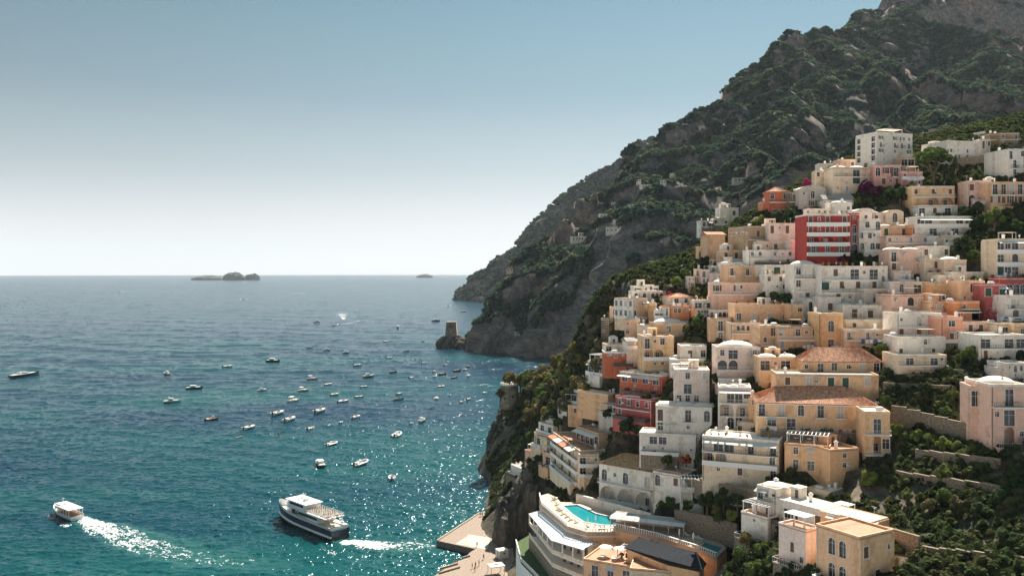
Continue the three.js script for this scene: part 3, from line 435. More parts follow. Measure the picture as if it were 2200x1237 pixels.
  if (o.clutter !== false && roof !== 'none' && !/hip|gable|vault/.test(roof)) {
    const spot = (m) => [rr(-w / 2 + .7, w / 2 - .7), H + .17, zc + rr(-Dr / 2 + .6, Dr / 2 - 1)];
    if (rnd() < .7) { const q = mesh('chimney', once('chim', () => merge([box(.6, 1.3, .5), box(.8, .14, .7, 0, 1.3, 0), box(.5, .25, .4, 0, 1.44, 0)])), M.trim, root); q.position.set(...spot()); }
    if (rnd() < .45) { const q = mesh('satellite_dish', once('dish', () => { const g = new THREE.SphereGeometry(.55, 10, 4, 0, 2 * Math.PI, 0, .75).translate(0, -.55, 0); g.rotateX(1.9); g.rotateY(.5); return merge([g.translate(0, 1.2, .2), cyl(.04, .04, 1.1)]); }), M.sheet, root); q.position.set(...spot()); }
    if (rnd() < .4) { const q = mesh('aerial', once('aer', () => merge([cyl(.03, .03, 2.4, 0, 0, 0, 5), box(1.1, .04, .04, 0, 2.2, 0), box(.7, .04, .04, 0, 1.9, 0)])), M.steel, root); q.position.set(...spot()); }
    if (rnd() < .3) { const q = mesh('water_tank', once('tank', () => { const g = new THREE.CapsuleGeometry(.45, 1.1, 4, 10); g.rotateZ(Math.PI / 2); return g.translate(0, .5, 0); }), M.sheet, root); q.position.set(...spot()); }
  }
  return root;
}
const houses = [
['a1',1885.9,1961.5,291.2,360,-20,11,'white','w.www/d.ddd/w.www/...../.....','flat+canopy=.5','tall white block with roof canopy, the highest white building on the town ridge',{side:'l:g.g/g.g/g.g/g.g/.g.',parapet:.9}],
['a2',1877.6,1936.7,357.8,402.8,6,7,'pink','a.d/.s.s','flat','pink two-storey house with arched window below the tall white block',{shutter:'w'}],
['a3',1902.4,1936.7,335.8,360,6,5,'ochre','.w','flat','small ochre cube house perched on the roof of the pink house',{shutter:'w'}],
['a4',1937.5,1983.5,370.9,399.8,0,6,'pink','P:s.w/.s.','flat','low pink wing with laundry balcony left of the umbrella pine',{shutter:'w'}],
['a5',1937,1966.1,340.7,370.9,0,6,'tan','gg/.','flat','glazed roof room between ochre cube and umbrella pine'],
['a6',1752.6,1791,368.2,415.5,8,7,'cream','s.s/.../.a.','flat','narrow cream house corner with two small brown windows above grey vault',{shutter:'u'}],
['a7',1791,1870.8,362.1,415.5,-4,8,'cream','..g./..G./.s..','dome=2','broad cream house with bulging dome and pale blue shutter',{shutter:'b',roofMat:'t'}],
['a8',1759.4,1792.4,353.4,368.7,4,5,'white','.o','flat','little white roof hut behind the cream ridge houses'],
['a9',1802,1838.6,345.1,363.2,0,6,'rose','..s','flat','small rose house squeezed left of the tall white block',{shutter:'w'}],
['a10',1652.8,1694.8,412.7,455.6,0,7,'brick','w.w/.','hip=2','brick red villa with hipped tile roof at the left end of upper town'],
['a11',1637.1,1654.2,435.8,456.7,0,5,'orange','.','flat','narrow orange wall block beside the hipped brick villa'],
['a12',1694.8,1720.9,414.9,452,0,6,'stone','s/.','flat','rough stone cottage just right of the hipped brick villa'],
['a13',1718.2,1775.9,408.1,448.5,0,7,'grey','.a./...','vault=1','grey stone vaulted barn below the narrow cream house'],
['a14',1771,1835,430,449,3,6,'white','.s...o','gable=1.9','white cottage with grey gabled roof under the broad cream house',{tile:'g'}],
['a15',2035.9,2105.7,308.2,353.6,-14,13,'white','..../s.so/.aa./g.gw','flat','large white villa behind the umbrella pine with arches on ground floor',{side:'l:..../g.g./....',parapet:.8}],
['a16',2106,2128.7,301.2,338.8,0,7,'grey','.S.s/..','dome=1','grey plaster house with closed shutters right of the large white villa',{shutter:'u'}],
['a17',2128.7,2149.4,289,311.1,-6,6,'brown','.s/.','flat','dark brown stone house half hidden on the upper right ridge'],
['a18',2149.4,2191.6,287.5,311.8,4,7,'brown','s.a/...','dome=2','brown stone house with small domes at the top right'],
['a19',2169.7,2202.5,322.8,381.7,-8,12,'chalk','g..w/.d../.w..','dome=2','white house with cream loggia at the right edge, blue-shaded side',{side:'l:..../..../....'}],
['a20',2081,2130.4,390.9,443.5,5,8,'rose','s.s/A.s','dome=2','rose house with curved terrace and low white vaults, right side',{shutter:'w'}],
['a21',2130.7,2202.5,393.8,443.5,0,9,'peach','dddd/.s.s','flat','long peach building with row of balcony windows at right edge',{shutter:'w'}],
['a22',2090.3,2141.9,429.3,446.6,8,6,'pink','P:.o./..o','flat','pink terrace bastion in front of the rose house with curved terrace'],
['a23',1960.1,2052.2,402.8,443.8,3,8,'yellow','B:s.s.s/L:.AA','flat','yellow house with two wide arches and brown shutters above white garages',{shutter:'w',parapetMat:'cream'}],
['a24',1975.2,2058.5,444.1,464.4,2,6,'white','g.s.g.','flat','low white house with dark doors under the yellow arched house',{shutter:'u',roofMat:'t'}],
['a25',1971.1,2087.9,467.7,507,0,8,'chalk','PV:gg.g.g./.g.g.','flat','white terrace house with long grey-blue awning and scalloped balcony'],
['r1',1733.3,1824.8,463.3,570.2,0,11,'red','P:S.S.S/P:S.S.S/LP:AAA/P:dwd/.....','flat+pots','deep red hotel with white balconies and three white arches',{shutter:'u',parapetMat:'white',name:'hotel',category:'hotel'}],
['r2',1825.4,1847.4,461.7,543.6,0,8,'red','o/a/D/A','flat','narrow red tower wing with white framed arch beside red hotel'],
['r3',1737.4,1777.3,451.2,464.4,0,5,'blush','...o','flat','low white roof cabin on the left half of red hotel roof',{carve:false,d:283}],
['r4',1784.7,1831.4,438,463.3,0,5,'white','..o','dome=1','domed white roof cabin on the right half of red hotel roof',{carve:false,d:283}],
['r5',1651.7,1733,482.5,520.8,0,8,'blush','S.S.S/...','flat+pots','pale pink house with three brown shutters left of the red hotel',{shutter:'u'}],
['r6',1626.1,1699.5,521,540.3,0,7,'cream','S.o.S..g','flat','cream house with tall black shutters below the pale pink house',{shutter:'u'}],
['r7',1699,1722.6,520.5,540.3,-4,6,'blush','.w','flat','blush end block adjoining the cream house with black shutters'],
['r8',1609.3,1722.6,540.3,568.9,2,9,'white','B:.w.w.w./......','flat','long white lower storey with thin railing under cream shuttered house'],
['r9',1840.5,1880.4,454,486.4,0,7,'white','.A','vault=1','white barrel vaulted house with dark arch right of red hotel'],
['r10',1905.7,1942.5,456.7,480.3,0,6,'cream','a','vault=1','cream barrel vaulted chapel-like house with arched door'],
['r11',1879.3,1906.2,460.3,482.3,0,6,'blush','s.o','dome=2','low white link with little domes between two barrel vaulted houses'],
['r12',1847.4,1893,473.2,542.7,0,8,'white','.w.a/w.w.w/a.a.','flat','three-storey white house touching the red tower wing'],
['r13',1894.1,1960.1,488,509.8,0,7,'peach','S.G','dome=2','peach house with green shutters and white domes at its left end',{shutter:'g'}],
['r14',1960.1,2026.6,488,509.8,-3,7,'orange','B:s.w.o','flat','orange-peach house with brown shutters continuing the green shuttered house',{shutter:'w'}],
['r15',1905.1,2026.6,509.8,535.9,0,9,'rose','w..w.w.w/.......','flat','rose lower storey with lean-to grey roof above the rose-beige house',{roofMat:'g'}],
['r16',2143.6,2205.9,516.5,597.4,6,10,'cream','PV:g.g./P:g.A./B:Ggg.','flat','cream hotel with stacked balconies and orange arches at right edge',{side:'l:.../.../...',name:'hotel',category:'hotel'}],
['r17',1912.5,1985.9,538.6,586.8,0,8,'rose','d..d/s..s','dome=2','rose-beige house with two balcony windows and rounded white roof',{shutter:'u'}],
['r18',1984.1,2041.4,531.8,554.5,0,6,'white','s..s','flat','white cube with two dark windows behind the rose-beige house',{shutter:'u'}],
['r19',1986.8,2029.5,558.2,584.5,0,6,'cream','..s.','flat','cream recessed house between rose-beige house and domed cream cube'],
['r20',2029.5,2077.7,561.4,587.3,0,7,'beige','..s.','dome=1','domed cream cube with one closed pale window',{shutter:'b'}],
['r21',2045.5,2116.4,587.7,598.2,0,6,'white','.....','flat','long low white terrace wall block under the domed cream cube'],
['r22',2020,2072.7,594.5,608.4,-3,6,'chalk','.o.s.','flat','low white shaded block left of potted roof terrace'],
['r23',1921.6,1958.2,585,607.3,0,6,'blush','.s','flat','blank pale cube with one shuttered window below rose-beige house',{shutter:'b'}],
['r24',1912.7,1998.2,608.6,630,0,7,'white','.a.g.','flat','white house with small arch and garage above the terracotta terrace'],
['r25',2004.5,2045.5,611.8,643.6,0,6,'ochre','..../....','flat+pots','ochre planted terrace block left of the cream arched-window house'],
['w1',1706.8,1765,571.4,651.6,0,9,'white','B:w.g/B:w.s/.s.','dome=1','white hotel wing with one big rounded vault, under the red hotel',{name:'hotel',category:'hotel',shutter:'u'}],
['w2',1765.5,1888.6,575,653.9,0,10,'white','B:.s.g.g/B:G.s.s.s/.s.g.','flat+pots','long white hotel with rows of dark balcony doors and shallow arches',{name:'hotel',category:'hotel',shutter:'u'}],
['w3',1889.1,1908.2,575,622,0,8,'white','o/a/.','flat','slim white stair block at right end of the long white hotel'],
['w4',1856.8,1912.5,623.2,653.9,-8,7,'grey','.../..','flat','grey shed wall with creeper below the slim white stair block'],
['w5',1647.2,1708.5,572.4,592.7,0,7,'white','.G.G','flat','white top storey with two green shutters left of the vaulted hotel wing'],
['w6',1647.2,1709.6,592.7,626.5,2,9,'white','..s.s/....','flat+pots','white house with potted roof terrace beside the tree-filled gap',{shutter:'u'}],
['p1',1564.7,1649.1,573.5,610,-2,9,'peach','d.d.d/...','flat','peach house with three white-framed balcony windows below cream shutters house',{parapetMat:'peach'}],
['p2',1530.4,1642,610.3,654,4,9,'rose','w.w.w/....','flat','rose house with white quoins and purple vine canopy under peach house',{open:.4}],
['p3',1551,1607.3,567.4,594.9,0,7,'white','.w.o/...','dome=2','white domed house behind the top of the peach house'],
['p4',1548.2,1572.2,543.2,565.2,0,6,'white','www','flat','little white cube with three narrow windows near yellow gatehouse'],
['p5',1520.8,1558.4,505.3,558.6,-6,8,'tan','.../...','gable=1.2','tall tan church-like block with yellow pilasters left of brown palazzo'],
['p6',1501.2,1521,532.3,560.6,0,5,'gold','A','flat','yellow gatehouse with dark arched door',{parapetMat:'cream'}],
['p7',1608.7,1650.2,488.3,541.3,-14,14,'brown','.s./...','flat','long brown stone palazzo with a row of small windows',{side:'l:oooooo/......'}],
['p8',1555.1,1610.1,540,561.9,-8,6,'tan','s.s.s','flat','tan arcaded base below the brown stone palazzo'],
['p9',1579.9,1696.9,657,696.6,0,9,'peach','w.w.w.a','flat+pots','long peach house with three white windows and one arch, mid town',{parapetMat:'peach',open:.5}],
['p10',1570.2,1634.8,696.6,735.1,2,8,'beige','.s.s.s/.....','flat','beige lower house with three dark windows under long peach house',{shutter:'u'}],
['p11',1526,1571.1,687.8,735.1,6,8,'tan','.d./.a.','flat','tan stone house carrying the white glass arcade room'],
['p12',1526,1578.8,668.6,687.8,6,5,'white','AAAAAA','flat','white arcaded glass room on the tan stone house',{carve:false,clutter:false}],
['p13',1633.5,1677.7,702.7,761.2,-4,8,'tan','.d/s./..','flat','tan weathered house with leaning terrace right of beige lower house'],
['p14',1696.9,1727.2,657,692.5,0,7,'gold','.q/..','flat','gold house with one grilled window left of the domed white turret'],
['t1',1760,1812.7,676.6,755,0,9,'ochre','.a./.D.','flat','square ochre tower house with laundry below the domed white cube',{parapet:.3}],
['t2',1759.5,1810.5,641.8,675.5,0,8,'white','.s.','dome=1','domed white cube on top of the ochre tower house',{carve:false,clutter:false,dd:1}],
['t3',1726.8,1758.2,646.4,669.1,0,6,'white','.A.','dome=1','small white house with brown arched door left of the domed cube'],
['t4',1670.5,1760.5,705,755,3,8,'tan','w.w.w/s..q','flat','tan stone tenement with white blinds and laundry left of tower house',{shutter:'b',roofMat:'g'}],
['t5',1811.4,1914.1,659.5,689.1,2,9,'white','.S.S.S','dome=3','white house with three round domes right of the ochre tower',{shutter:'u'}],
['t6',1814.8,1917,690.5,711.8,2,9,'cream','P:.s..w.o','flat','cream middle storey with white parapet under three-domed house',{shutter:'u'}],
['t7',1814.8,1917,712.3,749.3,2,9,'beige','B:D.D.s/......','flat','beige lower storey with blue laundry under three-domed house',{shutter:'b'}],
['t8',1915.5,2000,636.8,677.7,-4,9,'rose','o.A.s/.....','flat','rose-grey house with flat terracotta terrace roof and fan window',{roofMat:'t'}],
['t9',2000,2052.3,651.6,677.7,0,7,'peach','.gg./....','flat','peach house with sun awning between fan-window house and orange house',{roofMat:'t'}],
['t10',2052.3,2105.9,650.9,689.1,0,7,'orange','.w../...','flat','orange house with one white window, right of the peach awning house',{parapetMat:'orange'}],
['t11',1928.4,2023.6,676.6,727.7,0,9,'white','B:..a.g/B:S.S.S','flat+rail','tall white house with three rust-brown door shutters',{shutter:'w'}],
['t12',1928.4,2033.2,727.7,766.4,0,8,'chalk','....../s...s.','flat','white house with wavy roof edge under the rust shutters',{shutter:'u'}],
['t13',1930,2034.5,766.8,802.3,0,9,'cream','.g..g./......','flat','cream ground storey with green shutters at the foot of white stack',{shutter:'g'}],
['t14',2022.7,2069.5,685,735.7,0,8,'salmon','.q./.s.','flat','salmon house with grey canvas awning right of the rust shutters house'],
['t15',2065.5,2116.4,606.8,653.9,0,8,'peach','.a./.o.','flat+pots','cream-peach house with wide arched balcony window right of planted terrace'],
['t16',2117.3,2162.7,613.6,668.6,0,8,'maroon','G.G/.a.','flat','raspberry red house with green shutters and white arch below',{shutter:'g'}],
['t17',2163.2,2206.8,600,638,0,9,'maroon','aaa','flat','dark raspberry building with white round arches at right edge'],
['t18',2161.8,2206.8,638.6,688,0,8,'white','.g../LP:.A.','flat','white house over big garage arch at the right edge'],
['t19',2070,2125.5,695.5,719.8,0,7,'rose','.s.s.','flat','low rose house with two little windows under the parked cars',{shutter:'u'}],
['t20',2143.2,2180,698.6,725.5,0,7,'cream','.g.','flat','small cream house with grey sheet awning below parked cars',{roofMat:'g'}],
['t21',2180,2206.8,700,730,0,7,'yellow','.q','flat','small yellow house at the right edge below the garage arch'],
['t22',2106.8,2206.8,723.6,773.2,-3,9,'white','B:g.gg/S.AA','flat','white villa with dark glazed terrace doors right of the garden trees',{side:'l:.../...',shutter:'w'}],
['t23',2164.1,2215,784.5,818.4,-6,7,'white','.a../....','flat','bright white stepped house above the pink palazzo'],
['t24',2145.9,2166.5,794.2,818.4,-6,5,'white','.','flat','white stair bastion stepping up beside the pink palazzo'],
['t25',2130.4,2209.9,831.1,959,0,10,'rose','.d./.g./L:.A.','dome=1','large pink palazzo with white string course at the right edge',{shutter:'u',parapetMat:'white'}],
['t26',2086.9,2130,834.6,955.5,10,7,'rose','g./../..','flat','pink glazed annex on the left of the large pink palazzo'],
['l1',1361.5,1391.3,643.7,685.1,-38,9,'beige','.oo./....','flat','beige-sided white house with two tiny windows at the left end of town',{side:'l:wwww/wwww',sideColour:'chalk'}],  // warm light on the front is put into its beige paint
['l2',1309.8,1331.2,662.6,694.6,10,6,'beige','.a./...','flat','rounded beige turret house with arched window on the left edge of town'],
['l3',1291.6,1309.8,687.3,739,10,6,'stone','.o/o./..','flat','grey stone tower block at the far left foot of town'],
['l4',1394.9,1411.7,655.3,685.1,4,6,'ochre','../.s','flat','narrow ochre block between beige-sided house and orange planted house'],
['l5',1438.6,1481.9,661.1,695.3,-12,8,'orange','.w..o/.....','flat+pots','orange house with planted roof edge and white side balconies',{side:'l:g.g/g.g',sideColour:'white',parapetMat:'orange'}],
['l6',1406.6,1427.2,672,696,6,5,'white','P:gg/gg','flat','white balcony stack on the left of the orange planted house'],
['l7',1343.3,1375.3,690.2,722.2,6,7,'peach','.../...','dome=1','plain peach cube with low dome and magenta bougainvillea'],
['l8',1408.8,1476.7,697.1,722.2,-4,9,'tan','..w..w','dome=1','tan domed upper house with orange-brown shutters, left centre',{shutter:'w',parapetMat:'tan'}],
['l9',1383,1448.2,725.5,796.4,-4,9,'yellow','d.w./LP:AA./.o.a','flat','yellow three-storey house with loggia arches below tan domed house',{open:.4}],
['l10',1369.5,1408.8,701.4,714.2,6,7,'white','....','dome=2','low white roofs with round vents beside the tan domed house'],
['l11',1438.6,1490.2,639.3,656.8,-8,8,'white','.g.w.','hip=1.2','low white pavilion with pale faceted roof left of planted terrace'],
['l12',1495.3,1508.7,580.4,608.7,4,6,'yellow','a./A.','flat','slim yellow house with arches on the left shoulder of town'],
['l13',1508.7,1526.2,581.8,613.5,2,6,'blush','aa/ww','flat','slim pale pink house with arched windows beside slim yellow house'],
['l14',1525.9,1565.5,589.8,605.1,0,7,'lilac','.w.w.w','flat','lilac low house with three windows left of the peach house'],
['l15',1530.3,1565.9,573.4,589.8,0,6,'white','www.w','flat+canopy=.9','white terrace house with awning above the lilac house'],
['l16',1362.6,1425.5,628.4,647.3,-6,8,'white','AAAAAAA','flat+pots','white colonnaded restaurant terrace on the left ridge'],
['l17',1362.9,1415.3,617.5,628.4,-6,6,'white','g.gg','flat','white upper deck with glass screen over the colonnaded terrace'],
['l18',1491.8,1565.5,648.8,665.5,0,7,'white','gggg','flat+pots','white glazed restaurant terrace with parasols under the vine house'],
['l19',1491.8,1526.2,665.5,682.2,2,7,'peach','.s.s./....','flat','peach base under the glazed restaurant terrace'],
['l20',1479.3,1493.6,597.1,618.2,0,5,'chalk','o.o/...','flat','tiny pale house with grid windows left of slim yellow house'],
['l21',1507,1533.1,476.2,491,-8,6,'white','ww','flat','tiny white house with parapet out on the far left ridge',{d:400,roofMat:'w'}],
['l22',1533.1,1566.1,470.7,485,0,6,'cream','s.s','flat','tiny cream house beside the white one out on the ridge',{d:402}],
['l23',1548.2,1587.5,448.1,468.5,-10,6,'white','.s','flat','tiny stepped white house highest on the far left ridge',{d:412}],
['l24',1438.6,1489.7,561.4,575.7,0,6,'white','.....','dome=1','small white chapel with round dome on the dark cliff',{d:372}],
['l25',1301.1,1345.5,742.5,755,-4,6,'cream','g.g','flat','cream awning terrace left of the yellow loggia house'],
['l26',1347.7,1382.3,734.5,761.8,-6,7,'blush','LP:gg/..','gable=1','pink-columned pavilion with grey tiled roof left of yellow loggia house',{tile:'g'}],
['d1',1299.1,1362.7,759.5,785.7,0,8,'brick','..../....','flat','brick red box with yellow painted panel frame',{parapetMat:'white'}],
['d2',1331.8,1420.9,805,841.4,46,8,'brick','LV:gggg/....','dome=4','long brick red palazzo with shaded loggia and white vaulted roof',{side:'r:.o./.o.',parapetMat:'cream',name:'palazzo',category:'house'}],
['d3',1322.7,1400,857.3,900.5,46,6,'maroon','wwww/....','flat','lower raspberry wing with terrace in front of brick red palazzo',{parapetMat:'maroon'}],
['d4',1462.5,1518.2,746.4,775.5,4,8,'white','.s.w','flat+rail','white upper house with air vents right of yellow loggia house'],
['d5',1440.9,1518.2,775.5,798.2,6,8,'white','BV:.ggg.','flat','white terrace storey with white awning over pinkish lower house'],
['d6',1450,1525,798.2,870.9,8,9,'blush','...w/.g../w.w.','flat','pinkish white house with dark green awning and two square windows'],
['d7',1540.9,1634.1,749.3,817.5,4,9,'blush','.g.w/AA.s/....','dome=1','pale pink house with magenta creeper and two orange arches',{shutter:'b'}],
['d8',1633.6,1721.8,772,819.8,3,8,'yellow','B:g.g./....','dome=2','yellow house with dark balcony and white domed roof right of creeper'],
['d9',1726.1,1892.3,778.2,808.4,5,8,'yellow','B:o.g.w.o.g.w','hip=3.2','yellow house with long tiled roof half in shadow of tower'],
['d10',1670,1888.6,808.4,865.2,7,9,'yellow','.s..D..G.G..w./.s...........','flat','broad yellow house with three dark green roller blinds',{shutter:'w',parapetMat:'yellow',roofMat:'g'}],
['d11',1627.3,1883,869.1,925.9,11,13,'yellow','C:d.d.a.d.d.ad/.g.g........','hip=3.4','big yellow palazzo with hipped pink tile roof and five balconies',{parapetMat:'white',shutter:'u',open:.7,name:'palazzo',category:'house'}],
['d12',1858.6,1913.6,889.1,976.6,8,8,'yellow','B:.g./LB:.A.','flat','yellow end wing with pergola terrace and deep arch, right of big palazzo',{roofMat:'w'}],
['d13',1544.3,1614.1,835.7,925.9,12,9,'chalk','BV:.gg./L:AA/.a.o','dome=3','white-blue domed house with two arched loggias left of big yellow palazzo'],
['d14',1409.1,1529.5,877.7,935.7,16,9,'chalk','S..d.a/......','dome=3','large white house with arched balcony window and rooftop domes',{shutter:'u'}],
['d15',1373.9,1495.5,935.7,975.9,16,8,'chalk','.gg.../o.o..o','flat+pergola=.4','white lower terrace house with dark sunshades under large white house'],
['d17',1686.4,1784.1,959.5,1011.1,24,9,'gold','.w.w.q/.D.g.D','flat+pergola=.9','golden terrace house carrying the white pergola',{parapetMat:'gold',roofMat:'t'}],
['d18',1784.1,1846.6,968.6,1011.1,-16,9,'gold','.q./.q.','flat','golden angular bastion at the right of the white pergola terrace',{parapetMat:'gold',roofMat:'t',down:8}],
['h1',1188.9,1245.5,951.4,1020.1,78,8,'cream','P:g.g.g.g/P:g.g.g.g/P:g.g.g.g','flat+pots','long cream hotel flank with red and white balcony awnings above cliff',{roofMat:'t',side:'r:.o/../..',name:'hotel',category:'hotel'}],
['h2',1245.5,1287.5,979.7,1023.3,-6,9,'cream','P:g.o/P:g..','flat','cream end of hotel with round white awning beside tiled villa',{roofMat:'t'}],
['h4',1171.9,1197.7,884.3,898.8,30,6,'white','.g','flat','small white terrace house highest of the cliff-edge houses'],
['h5',1199.4,1230.1,872.9,890.7,30,6,'white','g.s','flat+canopy=.8','white house with straw canopy on the cliff-edge steps'],
['h6',1157.3,1188.9,913.4,931.2,60,6,'white','P:gg','flat+canopy=.9','white cliff-edge house with pale glass roof terrace'],
['h7',1150.9,1175.1,940.9,971.6,55,6,'cream','g./..','flat','cream cliff-edge house with dark terrace below glass roof',{roofMat:'t'}],
['h8',1127.4,1150.9,971.6,987.7,50,5,'rose','.s','flat+canopy=.7','rose cliff-edge hut with small white awning',{roofMat:'t'}],
['h9',1097.5,1123.4,1005.5,1021.7,60,6,'white','P:..','flat+rail','lowest white terrace at the sea end of cliff-edge houses'],
['h10',1165.4,1188.9,976.4,1000.7,62,4,'peach','g','flat+canopy=1','peach kiosk with white slatted roof below the long cream hotel'],
['h11',1220.4,1251.1,874.6,892.3,30,6,'gold','.s.','flat','small gold house left of the brick red palazzo'],
['h12',1263.6,1300,780,805,55,6,'white','P:ggg','flat+pergola=.9','white balcony house with black railing left of brick box'],
['h13',1225,1277.3,820.9,843.6,50,6,'white','P:g.g','flat+pots','white planted terrace house with magenta flowers, left of palazzo'],
['h14',1240.9,1306.8,845.9,875.5,50,5,'gold','...../.....','flat','gold stair wall climbing under the planted terrace house'],
['d16',1509.5,1673.9,945.9,1030,24,9,'cream','BV:ggg.d.d/LP:AA..../.o.s..w','flat+pots','cream house with veranda balcony above two tall arches',{parapetMat:'white'}],
['b1',1754.5,1846.6,1145.2,1253.2,60,9,'peach','.aa./.aa.','flat','weathered beige house with four white arched windows, bottom right',{parapet:.4,down:8,side:'r:s.o/.s.',sideColour:'yellow',d:157,roofMat:'t',clutter:false}],  // sunlight on the right wall is put into its yellow side colour
['b2',1673.9,1732.3,1136.1,1212.3,56,4,'blush','.../.S./...','flat+canopy=.8','stained blush tower with plant terrace and brown door',{shutter:'u',roofMat:'t',down:10,d:168,clutter:false}],
['b5',1627.3,1668.2,1050.9,1098.6,55,6,'chalk','g.o/...','dome=1','peeling white house with corner window and white dome',{d:190,down:6}],
['b6',1593.2,1650,1110,1155.5,52,6,'white','.../...','flat+pergola=.95','white pergola house at the left of bottom right group',{roofMat:'t',d:188,down:6}],
['b7',1736.4,1786.4,1056.6,1073.6,50,5,'cream','...','dome=2','low white domes and water tanks behind the long pale roof',{d:193,down:3,front:false}],
['b3',1668.2,1765.9,1085,1132.7,55,6.5,'white','.qq..S','flat','white upper house under the long pale roof, bottom right',{shutter:'w',d:183,parapet:.12,down:5}],
['b8',1763.6,1865.9,1112.7,1255.5,55,6.5,'peach','.S..S./...w../......./.......','flat','tall peach house end under the right part of long pale roof',{shutter:'w',d:171,parapet:.12,side:'r:s./.s/s./.s',front:false}],
['h15',1238.6,1286.4,926.6,953.9,66,7,'tan','LV:ggggg','flat','long low restaurant with flat straw roof between hotel and raspberry wing',{roofMat:'t'}],
['h16',1206.8,1243.2,864.1,886.8,40,6,'white','g.g','flat+canopy=.7','white cliff house with striped canopy under the planted terrace house'],
['h17',1176.1,1201.1,878.9,897,45,5,'white','.s','flat','small white hut at the cliff brink below the wooded slope'],
['h18',1147.7,1177.3,934.5,959.5,58,5,'beige','P:g.','flat','beige cliff-edge house with balcony just left of long cream hotel'],
['h19',1286.4,1329.5,889.1,905,50,5,'grey','.s.s','flat+pergola=.9','grey service building with pergola beneath the raspberry wing',{roofMat:'g'}],
['m1',1868.2,1911.4,625.5,643.6,0,5,'white','.s.','flat','little white annex beside the creeper shed'],
['m2',2028.8,2067.3,513.9,527.6,0,5,'beige','s.s','flat','little beige house below the white awning terrace'],
['m3',2038.7,2070.7,508.5,522.7,-6,5,'blush','.s.o','flat','little blush house left of the dark tree near right hotel'],
['m4',1491.9,1527.6,647.2,666.4,4,5,'white','g.g','flat+pots','small white cafe room left of the rose quoined house'],
['m5',1728.3,1758.5,619.7,647.2,0,5,'blush','.s/..','flat','small blush house beside the tree-filled gap'],
['m6',1584.1,1622.7,911.8,934.5,20,6,'blush','s.o','flat','small blush terrace house left of big yellow palazzo foot'],
['m7',1609.1,1631.8,857.3,911.8,14,5,'yellow','s/o/.','flat','narrow yellow side wing at the left end of big palazzo'],
['m8',2070.5,2106.8,666.4,686.8,0,5,'cream','g.','flat','small cream room tucked right of the orange house'],
];
for (const h of houses) house(h);
// ---------- tiled villa above the pool ----------
for (const h of [
  ['villa', 1287.5, 1403.4, 1005, 1083, 40, 11, 'white', 'B:a.a.a/L:AAA', 'hip=2.6', 'white villa with hipped honey-coloured tile roof above the swimming pool', { d: 244, tile: 'y', shutter: 'w', name: 'villa', category: 'house' }],
  ['villa_wing', 1403.6, 1462, 1021, 1078, 40, 9, 'white', 'a.s/...', 'flat+rail', 'white villa wing with balustraded roof terrace right of the honey tile roof', { d: 226, roofMat: 't', shutter: 'w', name: 'villa', category: 'house' }],
  ['villa_porch', 1462, 1512, 1052, 1084, 8, 5, 'white', 'gg', 'flat+pergola=.9', 'small white porch house with pergola at right end of villa wing', { d: 219 }],
  ['terrace_house', 1254, 1354, 1212, 1290, 28, 12, 'peach', '.d.w.d/......', 'flat', 'peach house with roof restaurant terrace and pergola at bottom edge', { d: 203, roofMat: 't', clutter: false, parapetMat: 'peach' }],
  ['terrace_house2', 1354, 1440, 1228, 1290, 14, 12, 'cream', '.....', 'flat', 'cream corner of the roof restaurant house at bottom edge', { d: 194, roofMat: 't', clutter: false, parapetMat: 'peach' }],
]) house(h);

// ---------- level terraces and pools ----------
const polyOn = (pts, h) => pts.map(([px, py]) => { const p = onLevel(px, py, h); return new THREE.Vector2(p.x, -p.z); });   // x, distance
function slab(name, pts, hTop, hBottom, mat, parent) { // pts: x, distance
  const s = new THREE.Shape(pts); const g = extrude(s, hTop - hBottom); g.rotateX(-Math.PI / 2); g.translate(0, hBottom, 0); return mesh(name, g, mat, parent);
}
const holed = (pts, holes, hTop, hBottom, name, mat, parent) => { const s = new THREE.Shape(pts); for (const q of holes) s.holes.push(new THREE.Path(q)); const g = extrude(s, hTop - hBottom); g.rotateX(-Math.PI / 2); g.translate(0, hBottom, 0); return mesh(name, g, mat, parent); };
const fp = (list) => list.map(([x, y]) => [1000 + x / 4.4, 960 + y / 4.4]);
const poolWater = new THREE.MeshPhysicalMaterial({ color: lin(.002, .21, .235), roughness: .1, specularIntensity: .5 });
const paving = std(.50, .41, .34, .9, { map: plasterMap }), terracotta = std(.44, .24, .18, .9, { map: stoneMap });
function balustrade(name, pts, h, closed, mat, parent) { // pts x, distance; small piers and a coping
  const l = [];
  for (let i = 0; i < pts.length - (closed ? 0 : 1); i++) { const a = pts[i], b = pts[(i + 1) % pts.length], L = a.distanceTo(b), n = Math.max(1, Math.round(L / .7)), ang = Math.atan2(b.y - a.y, b.x - a.x);
    const cope = box(L, .12, .28, 0, .82, 0); cope.rotateY(ang); l.push(cope.translate((a.x + b.x) / 2, h, -(a.y + b.y) / 2));
    for (let k = 0; k < n; k++) l.push(box(.2, .82, .2, lerp(a.x, b.x, k / n), h, -lerp(a.y, b.y, k / n))); }
  return mesh(name, merge(l), mat, parent);
}
